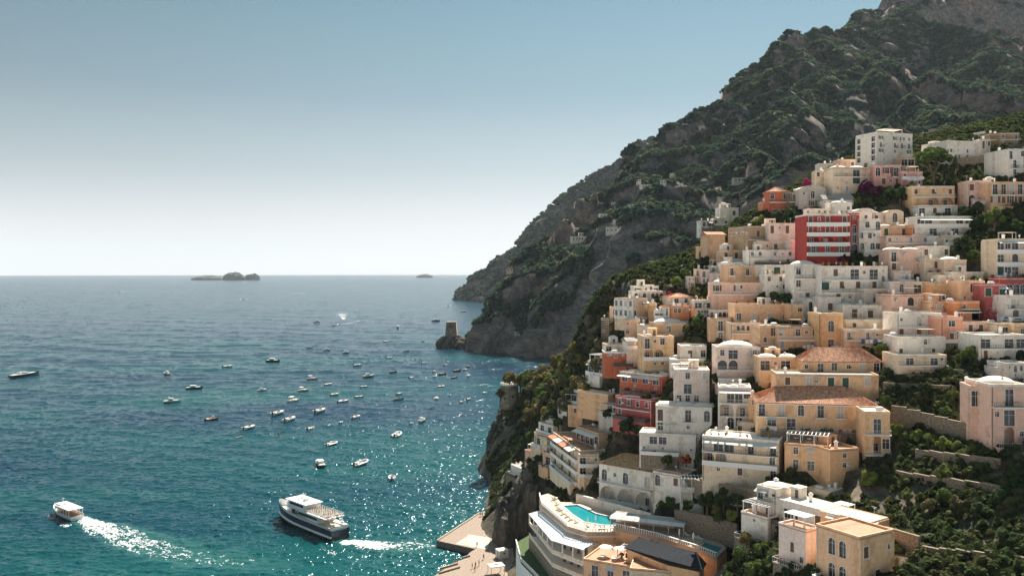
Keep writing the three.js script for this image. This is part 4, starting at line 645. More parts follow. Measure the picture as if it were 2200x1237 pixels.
{
  const h = 29, outline = polyOn(fp([[700, 462], [722, 548], [960, 748], [1150, 803], [1400, 803], [1545, 795], [1530, 700], [1200, 585], [1060, 525], [900, 520], [850, 470], [780, 440]]), h);
  const water = polyOn(fp([[918, 558], [1060, 548], [1240, 632], [1490, 690], [1492, 748], [1300, 742], [1120, 712], [1010, 640]]), h);
  const g = group('pool_terrace', V(0, 0, 0)); tag(g, 'orange walled sun terrace round the larger swimming pool', 'terrace');
  holed(outline, [water], h, h - .9, 'paving', paving, g); slab('wall', outline, h - .902, h - 6.5, wallMats.gold, g);
  balustrade('balustrade', outline.slice(0, 6), h, false, M.trim, g);
  for (const dy of [1.3, 3.2]) { const l = []; for (let i = 0; i < 5; i++) { const a = outline[i], b = outline[i + 1], L = a.distanceTo(b), q = box(L, .18, .2, 0, 0, 0); q.rotateY(Math.atan2(b.y - a.y, b.x - a.x)); l.push(q.translate((a.x + b.x) / 2, h - dy, -(a.y + b.y) / 2)); } mesh('string_course', merge(l), M.trim, g); }
  const p = group('swimming_pool', V(0, 0, 0)); tag(p, 'larger turquoise swimming pool on the orange sun terrace', 'pool'); slab('water', water, h - .15, h - .85, poolWater, p);
  balustrade('coping', water.map((q) => q.clone()), h - .78, true, M.trim, p);
  carve.push([onLevel(1270, 1100, h).x, -onLevel(1270, 1100, h).z, 22, 14, .3, h - 6]);
}
{
  const h = 30.2, outline = polyOn([[1319, 1131], [1410, 1152], [1498, 1179], [1541, 1196], [1562, 1176], [1532, 1152], [1450, 1130], [1345, 1113]], h), water = polyOn([[1503, 1180], [1514, 1164], [1552, 1175], [1540, 1192]], h);
  const g = group('pool_terrace', V(0, 0, 0)); tag(g, 'narrow cafe terrace with railing leading to the smaller swimming pool', 'terrace');
  holed(outline, [water], h, h - .9, 'paving', paving, g); slab('wall', outline, h - .902, h - 9, wallMats.gold, g); balustrade('balustrade', outline.slice(0, 4), h, false, M.trim, g);
  const p = group('swimming_pool', V(0, 0, 0)); tag(p, 'smaller turquoise swimming pool at the end of the cafe terrace', 'pool'); slab('water', water, h - .12, h - .85, poolWater, p);
  const c = onLevel(1440, 1150, h); carve.push([c.x, -c.z, 20, 8, -.45, h - 8]); const e = onLevel(1528, 1180, h); carve.push([e.x, -e.z - 3, 8, 12, -.3, h - 5]);
  // awning shed along the terrace
  const s = group('cafe_pavilion', onLevel(1392, 1140, h), -.42); tag(s, 'cafe pavilion with grey roof and pink scalloped awning on the narrow terrace', 'pavilion');
  const roof = box(19, .15, 4.6, 0, 2.6, -2.4); roof.applyMatrix4(new THREE.Matrix4().makeRotationX(-.06)); mesh('roof', roof, M.roofG, s);
  for (let i = 0; i < 6; i++) { const a = box(3, .08, 1.5, -7.9 + i * 3.12, 0, .7); a.rotateX(.35); mesh('awning', a.translate(0, 2.75, 0), M.canvas, s); mesh('post', box(.14, 2.6, .14, -9.2 + i * 3.65, 0, .9), M.railW, s); }
  mesh('back_wall', box(19, 2.6, .3, 0, 0, -4.6), wallMats.blush, s);
}
{ // slatted white roof over the arcade, and the storeys under it
  const pt = (x, y, d) => at(1000 + x / 4.4, 960 + y / 4.4, d);
  const inner = [pt(700, 600, 246), pt(960, 790, 226.5), pt(1225, 905, 219)], outer = [pt(600, 640, 247), pt(815, 880, 222), pt(1110, 968, 212.5)];
  for (const p of [...inner, ...outer]) p.y = Math.max(26.2, Math.min(27.6, p.y));
  const g = group('arcade_wing', V(0, 0, 0)); tag(g, 'white arcaded hotel wing with slatted roof below the larger pool', 'hotel');
  for (let k = 0; k < 2; k++) {
    const L = outer[k].distanceTo(outer[k + 1]), n = Math.round(L / 1.05);
    for (let i = 0; i < n; i++) { const a = outer[k].clone().lerp(outer[k + 1], (i + .06) / n), b = outer[k].clone().lerp(outer[k + 1], (i + .94) / n), c = inner[k].clone().lerp(inner[k + 1], (i + .94) / n), d = inner[k].clone().lerp(inner[k + 1], (i + .06) / n);
      const q = new THREE.BufferGeometry(), top = [a, b, c, d], bot = top.map((v) => v.clone().add(V(0, -.07, 0))), P = []; const f = (...v) => v.forEach((w) => P.push(w.x, w.y, w.z)); f(a, b, c, a, c, d); f(bot[0], bot[2], bot[1], bot[0], bot[3], bot[2]); f(a, bot[0], bot[1], a, bot[1], b); f(b, bot[1], bot[2], b, bot[2], c); f(c, bot[2], bot[3], c, bot[3], d); f(d, bot[3], bot[0], d, bot[0], a);
      q.setAttribute('position', new THREE.Float32BufferAttribute(P, 3)); q.computeVertexNormals(); mesh('roof_panel', q, M.sheet, g); }
    mesh('beam', bar(outer[k].clone().add(V(0, -.12, 0)), outer[k + 1].clone().add(V(0, -.12, 0)), .14), M.railW, g);
    for (let i = 0; i <= (k ? 3 : 5); i++) { const p = outer[k].clone().lerp(outer[k + 1], i / (k ? 3 : 5)).lerp(inner[k].clone().lerp(inner[k + 1], i / (k ? 3 : 5)), .06); mesh('column', cyl(.24, .2, p.y - 23.4, p.x, 23.3, p.z, 8), M.trim, g); }
  }
  for (const [lv, out] of [[23.3, .02], [19.9, .05]]) { // floors with parapets and back walls with doors
    for (let k = 0; k < 2; k++) {
      const a = outer[k].clone().lerp(inner[k], out), b = outer[k + 1].clone().lerp(inner[k + 1], out), i0 = inner[k].clone().lerp(outer[k], .28), i1 = inner[k + 1].clone().lerp(outer[k + 1], .28), sh = [a, b, i1, i0].map((p) => new THREE.Vector2(p.x, -p.z));
      slab('floor', sh, lv, lv - .35, M.trim, g);
      const L = a.distanceTo(b), ang = -Math.atan2(b.z - a.z, b.x - a.x), par = box(Math.hypot(b.x - a.x, b.z - a.z), 0.8, .2, 0, 0, 0); par.rotateY(ang); mesh('parapet', par.translate((a.x + b.x) / 2, lv + .004, (a.z + b.z) / 2), wallMats.cream, g);
      const W = Math.hypot(i1.x - i0.x, i1.z - i0.z), holder = new THREE.Group(); holder.name = 'back_wall'; g.add(holder); holder.position.set((i0.x + i1.x) / 2, lv, (i0.z + i1.z) / 2); holder.rotation.y = -Math.atan2(i1.z - i0.z, i1.x - i0.x);
      const w = storey(holder, 'D.g.D.g.', W, 0, 3.1, 0, -.3, { shutter: 'w' }, {}); mesh('wall', merge([...w, box(W, 3.1, 2.4, 0, 0, -1.5)]), wallMats.cream, holder);
    }
  }
  const base = [...outer.map((p) => new THREE.Vector2(p.x, -p.z)), ...inner.slice().reverse().map((p) => new THREE.Vector2(p.x, -p.z))]; slab('base', base, 19.5, 10, wallMats.stone, g);
  const lawn = polyOn(fp([[478, 905], [600, 835], [800, 1020], [960, 1180], [1010, 1300], [740, 1300], [525, 1082]]), 16.5), lg = group('lawn_terrace', V(0, 0, 0)); tag(lg, 'green lawn terrace with white railing below the arcaded wing', 'terrace');
  slab('lawn', lawn, 16.5, 15.9, std(.07, .13, .035, 1, { map: stoneMap }), lg); slab('wall', lawn, 15.898, 6, M.trim, lg); balustrade('railing', [lawn[0], lawn[6], lawn[5]], 16.5, false, M.railW, lg);
  carve.push([lawn[3].x, lawn[3].y, 13, 16, .5, 15.5], [8, 246, 9, 12, .2, 15]);
}
{ // dark felt roof beside the peach house
  const g = group('dark_roof_hall', V(0, 0, 0)); tag(g, 'low hall with big dark blue-grey hipped roof between the two pools', 'hall');
  const pt = (x, y, d) => at(1230 + x / 7.333, 1080 + y / 7.333, d), A = pt(1050, 535, 213), B = pt(1960, 780, 199), C = pt(2115, 955, 192), D = pt(2040, 1050, 188.5), E = pt(1500, 905, 193), F = pt(815, 700, 205);
  const P = [], f = (...v) => v.forEach((w) => P.push(w.x, w.y, w.z)); f(F, E, B, F, B, A); f(E, D, B, D, C, B);
  const low = [F, E, D, C, B, A].map((v) => v.clone().add(V(0, -.25, 0))); f(low[0], low[4], low[1], low[0], low[5], low[4]); f(low[1], low[4], low[2], low[2], low[4], low[3]);
  for (let i = 0; i < 6; i++) { const a = [F, E, D, C, B, A][i], b = [F, E, D, C, B, A][(i + 1) % 6], c = low[(i + 1) % 6], d = low[i]; f(a, d, c, a, c, b); }
  const q = new THREE.BufferGeometry(); q.setAttribute('position', new THREE.Float32BufferAttribute(P, 3)); const uv = []; for (let i = 0; i < P.length; i += 3) uv.push(P[i], P[i + 2]); q.setAttribute('uv', new THREE.Float32BufferAttribute(uv, 2)); q.computeVertexNormals(); mesh('roof', q, new THREE.MeshPhysicalMaterial({ color: lin(.035, .042, .055), roughness: 1, specularIntensity: .1, map: stoneMap }), g);
  mesh('ridge_cap', bar(D, B, .16), M.wood, g);
  const wl = [F, E, D, C, B, A].map((v, i, l) => { const c = l.reduce((s, w) => s.clone().add(w), V(0, 0, 0)).multiplyScalar(1 / 6); const w = v.clone().lerp(c, .07); return new THREE.Vector2(w.x, -w.z); }); slab('wall', wl, Math.min(...[F, E, D].map((v) => v.y)) - .35, 18, wallMats.gold, g);
}
// ---------- pier ----------
const np = (x, y) => [930 + x / 6.99, 1060 + y / 6.99];
const concrete = std(.38, .31, .26, .95, { map: stoneMap });
{
  const h = 2.2, o = polyOn([[55, 705], [700, 285], [880, 235], [1080, 330], [1200, 800], [1260, 1237], [1300, 1450], [-260, 1450], [40, 1222], [300, 1040], [460, 985], [560, 880], [640, 832]].map((q) => np(...q)), h);
  const m = slab('pier', o, h, -4, concrete, scene); tag(m, 'pinkish concrete landing pier jutting into the sea', 'pier', null, 'structure');
  const k = polyOn([[60, 705], [700, 290], [707, 300], [70, 716]].map((q) => np(...q)), h); tag(slab('kerb', k, h + .35, h + .004, std(.5, .44, .38, .9, { map: stoneMap })), 'low pale kerb along the seaward edge of the pier', 'kerb', null, 'structure');
  const s = polyOn([[345, 755], [545, 615], [865, 668], [815, 842]].map((q) => np(...q)), h + .004); tag(slab('pale_deck', s, h + .02, h + .004, std(.50, .46, .40, .95, { map: plasterMap })), 'paler concrete apron laid on the pier', 'pavement', null, 'structure');
  const b = group('ticket_booth', onLevel(...np(1040, 960), h + .02), .5); tag(b, 'white cube ticket booth standing in cliff shade on the pier', 'booth');
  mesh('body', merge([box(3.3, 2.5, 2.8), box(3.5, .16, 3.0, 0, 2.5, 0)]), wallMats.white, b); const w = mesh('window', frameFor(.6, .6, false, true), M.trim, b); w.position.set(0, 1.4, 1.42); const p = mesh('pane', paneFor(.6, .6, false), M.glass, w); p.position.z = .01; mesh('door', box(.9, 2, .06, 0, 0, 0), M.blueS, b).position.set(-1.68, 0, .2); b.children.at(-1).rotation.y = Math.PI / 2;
  const kk = group('canopy_kiosk', onLevel(...np(950, 1200), h + .004), .35); tag(kk, 'pale green flat canopy kiosk at the bottom edge of pier', 'kiosk'); mesh('canopy', box(4.6, .25, 3.6, 0, 2.4, 0), std(.66, .74, .62, .9), kk); mesh('skylight', box(1.2, .12, .9, 0, 2.65, 0), M.green, kk); for (const sx of [-1, 1]) for (const sz of [-1, 1]) mesh('post', box(.14, 2.4, .14, sx * 2.1, 0, sz * 1.6), M.railW, kk);
  for (const [x, y, L] of [[500, 960, 3], [240, 1100, 7], [250, 1160, 8]]) { const c = group('bench_wall', onLevel(...np(x, y), h + .004), .75); tag(c, ['short low wall by the step of the pier', 'long low seat wall on the pier edge, upper one', 'long low seat wall on the pier edge, lower one'][L === 3 ? 0 : L - 6], 'wall'); mesh('body', box(L, .5, .5), concrete, c); }
}
// ---------- rocks at the water ----------
const cliffMat = new THREE.MeshStandardMaterial({ color: lin(.24, .21, .18), map: rockMap, bumpMap: stoneBump, bumpScale: .4, roughness: 1 });
function rock(name, centre, rx, ry, rz, label, amp = .36) {
  const g = new THREE.IcosahedronGeometry(1, 22), p = g.attributes.position;
  for (let i = 0; i < p.count; i++) { const v = V(p.getX(i), p.getY(i), p.getZ(i)), q = v.clone().multiply(V(rx, ry, rz)), sq = Math.pow(Math.max(Math.abs(v.x), Math.abs(v.z)), .35);
    const k = 1 + amp * (fbm(q.x * .16 + centre.x, q.y * .05, q.z * .16, 4) * 1.6 + .5 * fbm(q.x * .5 + centre.x, q.y * .22, q.z * .5, 3)); p.setXYZ(i, q.x * k, q.y * (v.y > 0 ? Math.pow(v.y, -.25 + .0001) || 1 : 1) * k * (v.y > 0 ? 1 : 1), q.z * k); }
  const uv = g.attributes.uv; for (let i = 0; i < p.count; i++) uv.setXY(i, p.getX(i) + p.getZ(i) * .6, p.getY(i) * .45 + p.getZ(i) * .3);
  g.computeVertexNormals(); const m = mesh(name, g, cliffMat); m.position.copy(centre); tag(m, label, 'rock', null, 'structure'); return m;
}
rock('cliff_rock', V(-1.5, 1, -301), 5.2, 14, 8, 'craggy dark rock stack rising from the pier');
rock('cliff_rock', V(6.5, 6, -303), 7.5, 16, 10, 'broad brown cliff below the sea-edge terraces');
rock('cliff_rock', V(-2, 2, -318), 4.5, 8, 8, 'small sea rock behind the pier stack');
rock('cliff_rock', V(1.5, 4, -436), 12, 22, 20, 'dark cliff of the wooded point under the round tower');
rock('cliff_rock', V(-6.5, 2, -446), 5, 12, 9, 'seaward foot of the wooded point');
rock('cliff_rock', V(4, 0, -352), 9, 12, 22, 'shaded shore cliff between pier and wooded point');
rock('cliff_rock', at(970, 742, 1085), 15, 13, 20, 'flat rock carrying the old watchtower');
rock('cliff_rock', V(-52, 1, -1078), 20, 10, 22, 'low rock neck joining watchtower rock and mountain');
rock('cliff_rock', V(-30, 6, -1062), 18, 16, 22, 'broken rocks at the foot of the mountain by the watchtower');
{ // watchtowers
  const t = group('watchtower', at(969.5, 722, 1083)); tag(t, 'old square stone watchtower on the point of the far mountain', 'tower');
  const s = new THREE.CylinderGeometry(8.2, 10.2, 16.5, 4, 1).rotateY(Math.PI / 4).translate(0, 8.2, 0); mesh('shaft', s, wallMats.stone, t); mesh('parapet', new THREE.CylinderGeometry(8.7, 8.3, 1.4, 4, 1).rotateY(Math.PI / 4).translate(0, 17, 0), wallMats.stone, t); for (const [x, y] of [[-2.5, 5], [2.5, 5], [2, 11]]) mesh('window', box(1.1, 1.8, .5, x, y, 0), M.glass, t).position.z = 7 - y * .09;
  const r = group('round_tower', at(1094, 872, 424)); tag(r, 'round grey stone tower with white roof terrace among pines on the wooded point', 'tower');
  mesh('shaft', new THREE.CylinderGeometry(4.2, 4.9, 11, 22, 1, true).translate(0, 4.5, 0), wallMats.stone, r); mesh('terrace', cyl(4.2, 4.2, .3, 0, 9.9, 0, 22), M.roofW, r);
  const pr = []; for (let i = 0; i < 22; i++) { const a = i / 22 * 6.283; pr.push(box(.8, .9, .25, 0, 10.2, 4.1).rotateY(a)); } mesh('parapet', merge(pr), M.trim, r);
  mesh('canopy', box(3, .12, 3, .8, 12.4, 0), M.canvas, r); for (const sx of [-1, 1]) for (const sz of [-1, 1]) mesh('post', box(.12, 2.2, .12, .8 + sx * 1.4, 10.2, sz * 1.4), M.railW, r);
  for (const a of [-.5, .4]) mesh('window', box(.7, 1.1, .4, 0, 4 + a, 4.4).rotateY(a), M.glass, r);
}
// ---------- boats ----------
const hullMat = { white: std(.82, .82, .80, .35), navy: std(.03, .045, .08, .35), wood: std(.30, .16, .08, .5), teal: std(.16, .30, .36, .4), red: std(.4, .07, .05, .5), grey: std(.42, .43, .45, .5) };
const deckMat = std(.62, .54, .44, .7), cushion = std(.72, .68, .6, .9), engineMat = std(.03, .03, .035, .4);
function hullGeometry(L, B, H, bowRise, full = .5) { // x: stern -L/2 to bow L/2; keel below the water
  const n = 14, ring = 9, pos = [], idx = [];
  for (let i = 0; i <= n; i++) { const t = i / n, hb = B / 2 * (t < full ? lerp(.88, 1, t / full) : Math.pow(Math.max(0, 1 - Math.pow((t - full) / (1 - full), 2.2)), .8)), top = H + bowRise * t * t, keel = -.35 * H * (1 - t * t * .6);
    for (let k = 0; k <= ring; k++) { const a = k / ring * Math.PI, c = Math.cos(a), s = Math.sin(a), yy = lerp(top, keel, Math.pow(s, .75)); pos.push(-L / 2 + L * t + (yy > 0 ? yy * .12 * t : 0), yy, -c * hb * (s < .01 ? 1 : Math.pow(1 - Math.pow(s, 3) * .96, .6))); } }
  for (let i = 0; i < n; i++) for (let k = 0; k < ring; k++) { const a = i * (ring + 1) + k, b = a + ring + 1; idx.push(a, b, a + 1, b, b + 1, a + 1); }
  const c0 = pos.length / 3; pos.push(-L / 2, H * .4, 0); for (let k = 0; k < ring; k++) idx.push(c0, k, k + 1); idx.push(c0, ring, 0);
  const g = new THREE.BufferGeometry(); g.setAttribute('position', new THREE.Float32BufferAttribute(pos, 3)); g.setIndex(idx); const q = g.toNonIndexed(); q.computeVertexNormals(); q.setAttribute('uv', new THREE.Float32BufferAttribute(new Float32Array(q.attributes.position.count * 2), 2)); return q;
}
function deckGeometry(L, B, y, bowRise, full = .5, inset = .94) { const s = new THREE.Shape(), n = 14, P = []; for (let i = 0; i <= n; i++) { const t = i / n, hb = inset * B / 2 * (t < full ? lerp(.88, 1, t / full) : Math.pow(Math.max(0, 1 - Math.pow((t - full) / (1 - full), 2.2)), .8)); P.push([-L / 2 + L * t * .99 + L * .003, hb]); } P.forEach(([x, w], i) => i ? s.lineTo(x, w) : s.moveTo(x, w)); P.reverse().forEach(([x, w]) => s.lineTo(x, -w)); const g = extrude(s, .04); g.rotateX(-Math.PI / 2); g.translate(0, y, 0); return g; }
const kinds = {};
function kind(name, len, hull, build) { kinds[name] = { len, make() { const g = new THREE.Group(); build(g, hullMat[hull]); return g; } }; }
const gunwale = (g, L, B, H, mat) => mesh('gunwale', merge([-1, 1].flatMap((s) => [0, 1, 2, 3, 4, 5].map((i) => { const f = (t) => V(-L / 2 + L * t, H + .02, s * B / 2 * (t < .5 ? lerp(.88, 1, t / .5) : Math.pow(Math.max(0, 1 - Math.pow((t - .5) / .5, 2.2)), .8))); return bar(f(i / 6), f((i + 1) / 6), .07); }))), mat, g);
const outboard = (g, x, y) => { const e = mesh('outboard_engine', merge([box(.45, .7, .4, x, y, 0), box(.2, 1.1, .18, x - .05, y - 1, 0)]), engineMat, g); };
kind('launch', 6.6, 'white', (g, hm) => { mesh('hull', hullGeometry(6.6, 2.2, .75, .35), hm, g); mesh('deck', deckGeometry(6.6, 2.2, .5, 0), deckMat, g); gunwale(g, 6.6, 2.2, .8, hm); mesh('foredeck', box(1.8, .1, 1.3, 1.8, .78, 0), hm, g); mesh('console', merge([box(.6, .8, .8, .2, .52, 0), box(.1, .5, .8, .5, 1.3, 0)]), hullMat.grey, g); mesh('bench', box(.5, .4, 1.5, -1.8, .52, 0), cushion, g); outboard(g, -3.45, .5); });
kind('dark_launch', 6.6, 'navy', (g, hm) => { mesh('hull', hullGeometry(6.6, 2.2, .75, .35), hm, g); mesh('deck', deckGeometry(6.6, 2.2, .5, 0), deckMat, g); gunwale(g, 6.6, 2.2, .8, hullMat.wood); mesh('engine_box', box(1.2, .5, .9, -.6, .52, 0), hullMat.wood, g); mesh('bench', box(.5, .35, 1.6, -2.2, .52, 0), cushion, g); mesh('console', box(.5, .9, .7, .6, .52, 0), hullMat.grey, g); outboard(g, -3.45, .5); });
kind('gozzo', 6.4, 'white', (g, hm) => { mesh('hull', hullGeometry(6.4, 2.3, .7, .45, .42), hm, g); mesh('deck', deckGeometry(6.4, 2.3, .55, 0, .42), std(.45, .3, .18, .7), g); gunwale(g, 6.4, 2.3, .76, hullMat.wood); mesh('engine_box', box(1.0, .45, .8, -.4, .58, 0), hm, g); mesh('sun_mattress', box(1.9, .14, 1.5, 1.2, .6, 0), cushion, g); mesh('awning', box(2.0, .06, 1.7, -1.3, 2.1, 0), M.canvas, g); for (const sx of [-2.2, -.4]) for (const sz of [-.8, .8]) mesh('pole', box(.06, 1.55, .06, sx, .57, sz), M.steel, g); });
kind('dinghy', 3.6, 'white', (g, hm) => { mesh('hull', hullGeometry(3.6, 1.6, .5, .2), hm, g); mesh('deck', deckGeometry(3.6, 1.6, .32, 0), hullMat.grey, g); gunwale(g, 3.6, 1.6, .52, hm); mesh('thwart', box(.3, .08, 1.3, 0, .5, 0), hullMat.wood, g); outboard(g, -1.95, .3); });
kind('cruiser', 11, 'white', (g, hm) => { mesh('hull', hullGeometry(11, 3.4, 1.35, .5), hm, g); mesh('waterline_band', hullGeometry(11.05, 3.44, .35, .1), hullMat.navy, g); mesh('deck', deckGeometry(11, 3.4, 1.2, 0), deckMat, g); mesh('foredeck', box(3.4, .35, 2.2, 2.4, 1.24, 0), hm, g); const c = mesh('cabin', (() => { const q = box(3.8, 1.25, 2.5, -.6, 1.24, 0), p = q.attributes.position; for (let i = 0; i < p.count; i++) if (p.getY(i) > 2) { p.setX(i, p.getX(i) * .82 - .35); p.setZ(i, p.getZ(i) * .85); } q.computeVertexNormals(); return q; })(), hm, g); mesh('window', merge([box(2.9, .45, .05, -.75, 1.75, 1.2), box(2.9, .45, .05, -.75, 1.75, -1.2), box(.05, .55, 1.9, 1.14, 1.7, 0)]), M.glass, c); mesh('flybridge', merge([box(2.4, .5, 2, -.9, 2.52, 0), box(.08, .6, 1.9, .3, 2.9, 0)]), hm, g); mesh('sun_mattress', box(1.6, .15, 2.2, -3.9, 1.26, 0), cushion, g); mesh('radar_arch', merge([box(.15, 1.3, .15, -2.1, 2.5, 1.1), box(.15, 1.3, .15, -2.1, 2.5, -1.1), box(.3, .12, 2.4, -2.1, 3.8, 0)]), hm, g); mesh('rail', merge([-1, 1].map((s) => bar(V(1.5, 1.9, s * 1.6), V(5.2, 2.3, s * .35), .035))), M.steel, g); });
kind('dark_cruiser', 11, 'navy', (g, hm) => { mesh('hull', hullGeometry(11, 3.4, 1.35, .5), hm, g); mesh('deck', deckGeometry(11, 3.4, 1.22, 0), deckMat, g); mesh('foredeck', box(3.4, .35, 2.2, 2.4, 1.26, 0), hullMat.white, g); const c = mesh('cabin', box(3.6, 1.2, 2.4, -.7, 1.26, 0), hullMat.white, g); mesh('window', merge([box(2.9, .45, .05, -.75, 1.75, 1.2), box(2.9, .45, .05, -.75, 1.75, -1.2), box(.05, .55, 1.9, 1.12, 1.75, 0)]), M.glass, c); mesh('hardtop', box(3.9, .14, 2.7, -.8, 2.48, 0), hullMat.white, g); mesh('sun_mattress', box(1.6, .15, 2.2, -3.9, 1.28, 0), cushion, g); });
kind('sport_yacht', 22, 'navy', (g, hm) => { mesh('hull', hullGeometry(22, 5, 1.7, .7), hm, g); mesh('deck', deckGeometry(22, 5, 1.6, 0), hullMat.white, g); const c = mesh('cabin', (() => { const q = box(8.5, 1.3, 3.4, -1.5, 1.64, 0), p = q.attributes.position; for (let i = 0; i < p.count; i++) if (p.getY(i) > 2.5) { p.setX(i, p.getX(i) * .6 - 1.2); p.setZ(i, p.getZ(i) * .8); } q.computeVertexNormals(); return q; })(), hullMat.white, g); mesh('window', merge([box(4.8, .5, .06, -1.8, 2.1, 1.62), box(4.8, .5, .06, -1.8, 2.1, -1.62)]), M.glass, c); mesh('foredeck', box(6, .3, 2.6, 4.8, 1.66, 0), hullMat.white, g); mesh('sun_mattress', box(3, .2, 3.4, -8.2, 1.68, 0), cushion, g); mesh('hardtop', box(3.4, .15, 2.8, -2.9, 2.96, 0), hullMat.grey, g); });
kind('tour_boat', 16, 'white', (g, hm) => { mesh('hull', hullGeometry(16, 5, 1.6, 1.2), hm, g); mesh('deck', deckGeometry(16, 5, 1.3, 0), deckMat, g); gunwale(g, 16, 5, 1.75, hm); for (let i = 0; i < 6; i++) for (const s of [-1, 1]) mesh('post', box(.14, 2.1, .14, -7 + i * 2, 1.34, s * 2.1), hm, g); mesh('canopy', box(10.6, .16, 4.7, -2, 3.44, 0), hm, g); for (let i = 0; i < 5; i++) mesh('bench', box(.5, .5, 3.4, -6.4 + i * 1.8, 1.36, 0), hullMat.wood, g); const w = mesh('wheelhouse', box(2.6, 2.4, 3, 2.4, 1.36, 0), hm, g); mesh('window', merge([box(.06, .8, 2.5, 3.72, 2.6, 0), box(2.1, .8, .06, 2.4, 2.6, 1.52), box(2.1, .8, .06, 2.4, 2.6, -1.52)]), M.glass, w); mesh('wheelhouse_roof', box(3, .14, 3.4, 2.4, 3.8, 0), hm, g); mesh('mast', merge([box(.12, 1.8, .12, 2.2, 3.94, 0), box(.1, .1, 1.2, 2.2, 5.3, 0)]), hm, g); mesh('rail', merge([-1, 1].map((s) => bar(V(3.5, 2.9, s * 2), V(7.9, 3.4, s * .3), .05))), M.steel, g); });
kind('mast_boat', 7, 'teal', (g, hm) => { mesh('hull', hullGeometry(7, 2.2, .8, .4, .42), hm, g); mesh('deck', deckGeometry(7, 2.2, .6, 0, .42), deckMat, g); gunwale(g, 7, 2.2, .86, hullMat.wood); mesh('mast', cyl(.07, .05, 5.5, .4, .62, 0, 6), hullMat.wood, g); mesh('boom', bar(V(.4, 1.6, 0), V(-2.6, 1.7, 0), .06), hullMat.wood, g); mesh('engine_box', box(.9, .4, .8, -1, .62, 0), hm, g); });
kind('inflatable', 5.6, 'white', (g, hm) => { const l = []; for (const s of [-1, 1]) { l.push(bar(V(-2.8, .4, s * .95), V(1.3, .45, s * .95), .3, 9), bar(V(1.3, .45, s * .95), V(2.6, .65, s * .3), .3, 9)); l.push(new THREE.SphereGeometry(.3, 9, 6).translate(1.3, .45, s * .95)); } l.push(bar(V(2.6, .65, -.35), V(2.6, .65, .35), .3, 9)); mesh('tube', merge(l), hullMat.grey, g); mesh('hull', hullGeometry(5.2, 1.9, .35, .1), hm, g); mesh('deck', deckGeometry(4.8, 1.8, .3, 0), deckMat, g); mesh('console', box(.6, .9, .7, -.2, .34, 0), hm, g); mesh('bench', box(.5, .45, 1, -1.4, .34, 0), cushion, g); outboard(g, -2.95, .4); });
kind('canoe', 4.2, 'red', (g, hm) => { mesh('hull', hullGeometry(4.2, .9, .35, .1, .5), std(.75, .7, .62, .5), g); mesh('deck', deckGeometry(4.2, .9, .28, 0), hullMat.wood, g); mesh('seat', box(.4, .2, .5, -.4, .3, 0), hm, g); });
const proto = {};
const G1 = (x, y) => [x / 3.638, 560 + y / 3.638], G2 = (x, y) => [550 + x / 3.638, 560 + y / 3.638], G3 = (x, y) => [350 + x / 3.638, 850 + y / 3.638], G5 = (x, y) => [60 + x / 5.5, 1040 + y / 5.5];
const seaAt = (px, py) => onLevel(px, py, 0);
const bobbing = (x, z) => seaLevel(x, -z);
function boat(k, stern, bow, label, opt = {}) {
  const a = seaAt(...stern), b = seaAt(...bow), c = a.clone().lerp(b, .5), len = a.distanceTo(b), K = kinds[k], o = proto[k] ? proto[k].clone() : (proto[k] = K.make());
  o.name = numbered(opt.name ?? 'boat'); o.userData = {}; scene.add(o);
  const s = clamp((opt.len ?? len) / K.len * 1.12, .55, 1.9); o.scale.setScalar(s); o.position.set(c.x, Math.max(-.1, bobbing(c.x, c.z)), c.z); o.rotation.set(0, Math.atan2(-(b.z - a.z), b.x - a.x), 0);
  tag(o, label, opt.category ?? 'boat', opt.group ?? 'boats moored and passing in the bay'); return o;
}
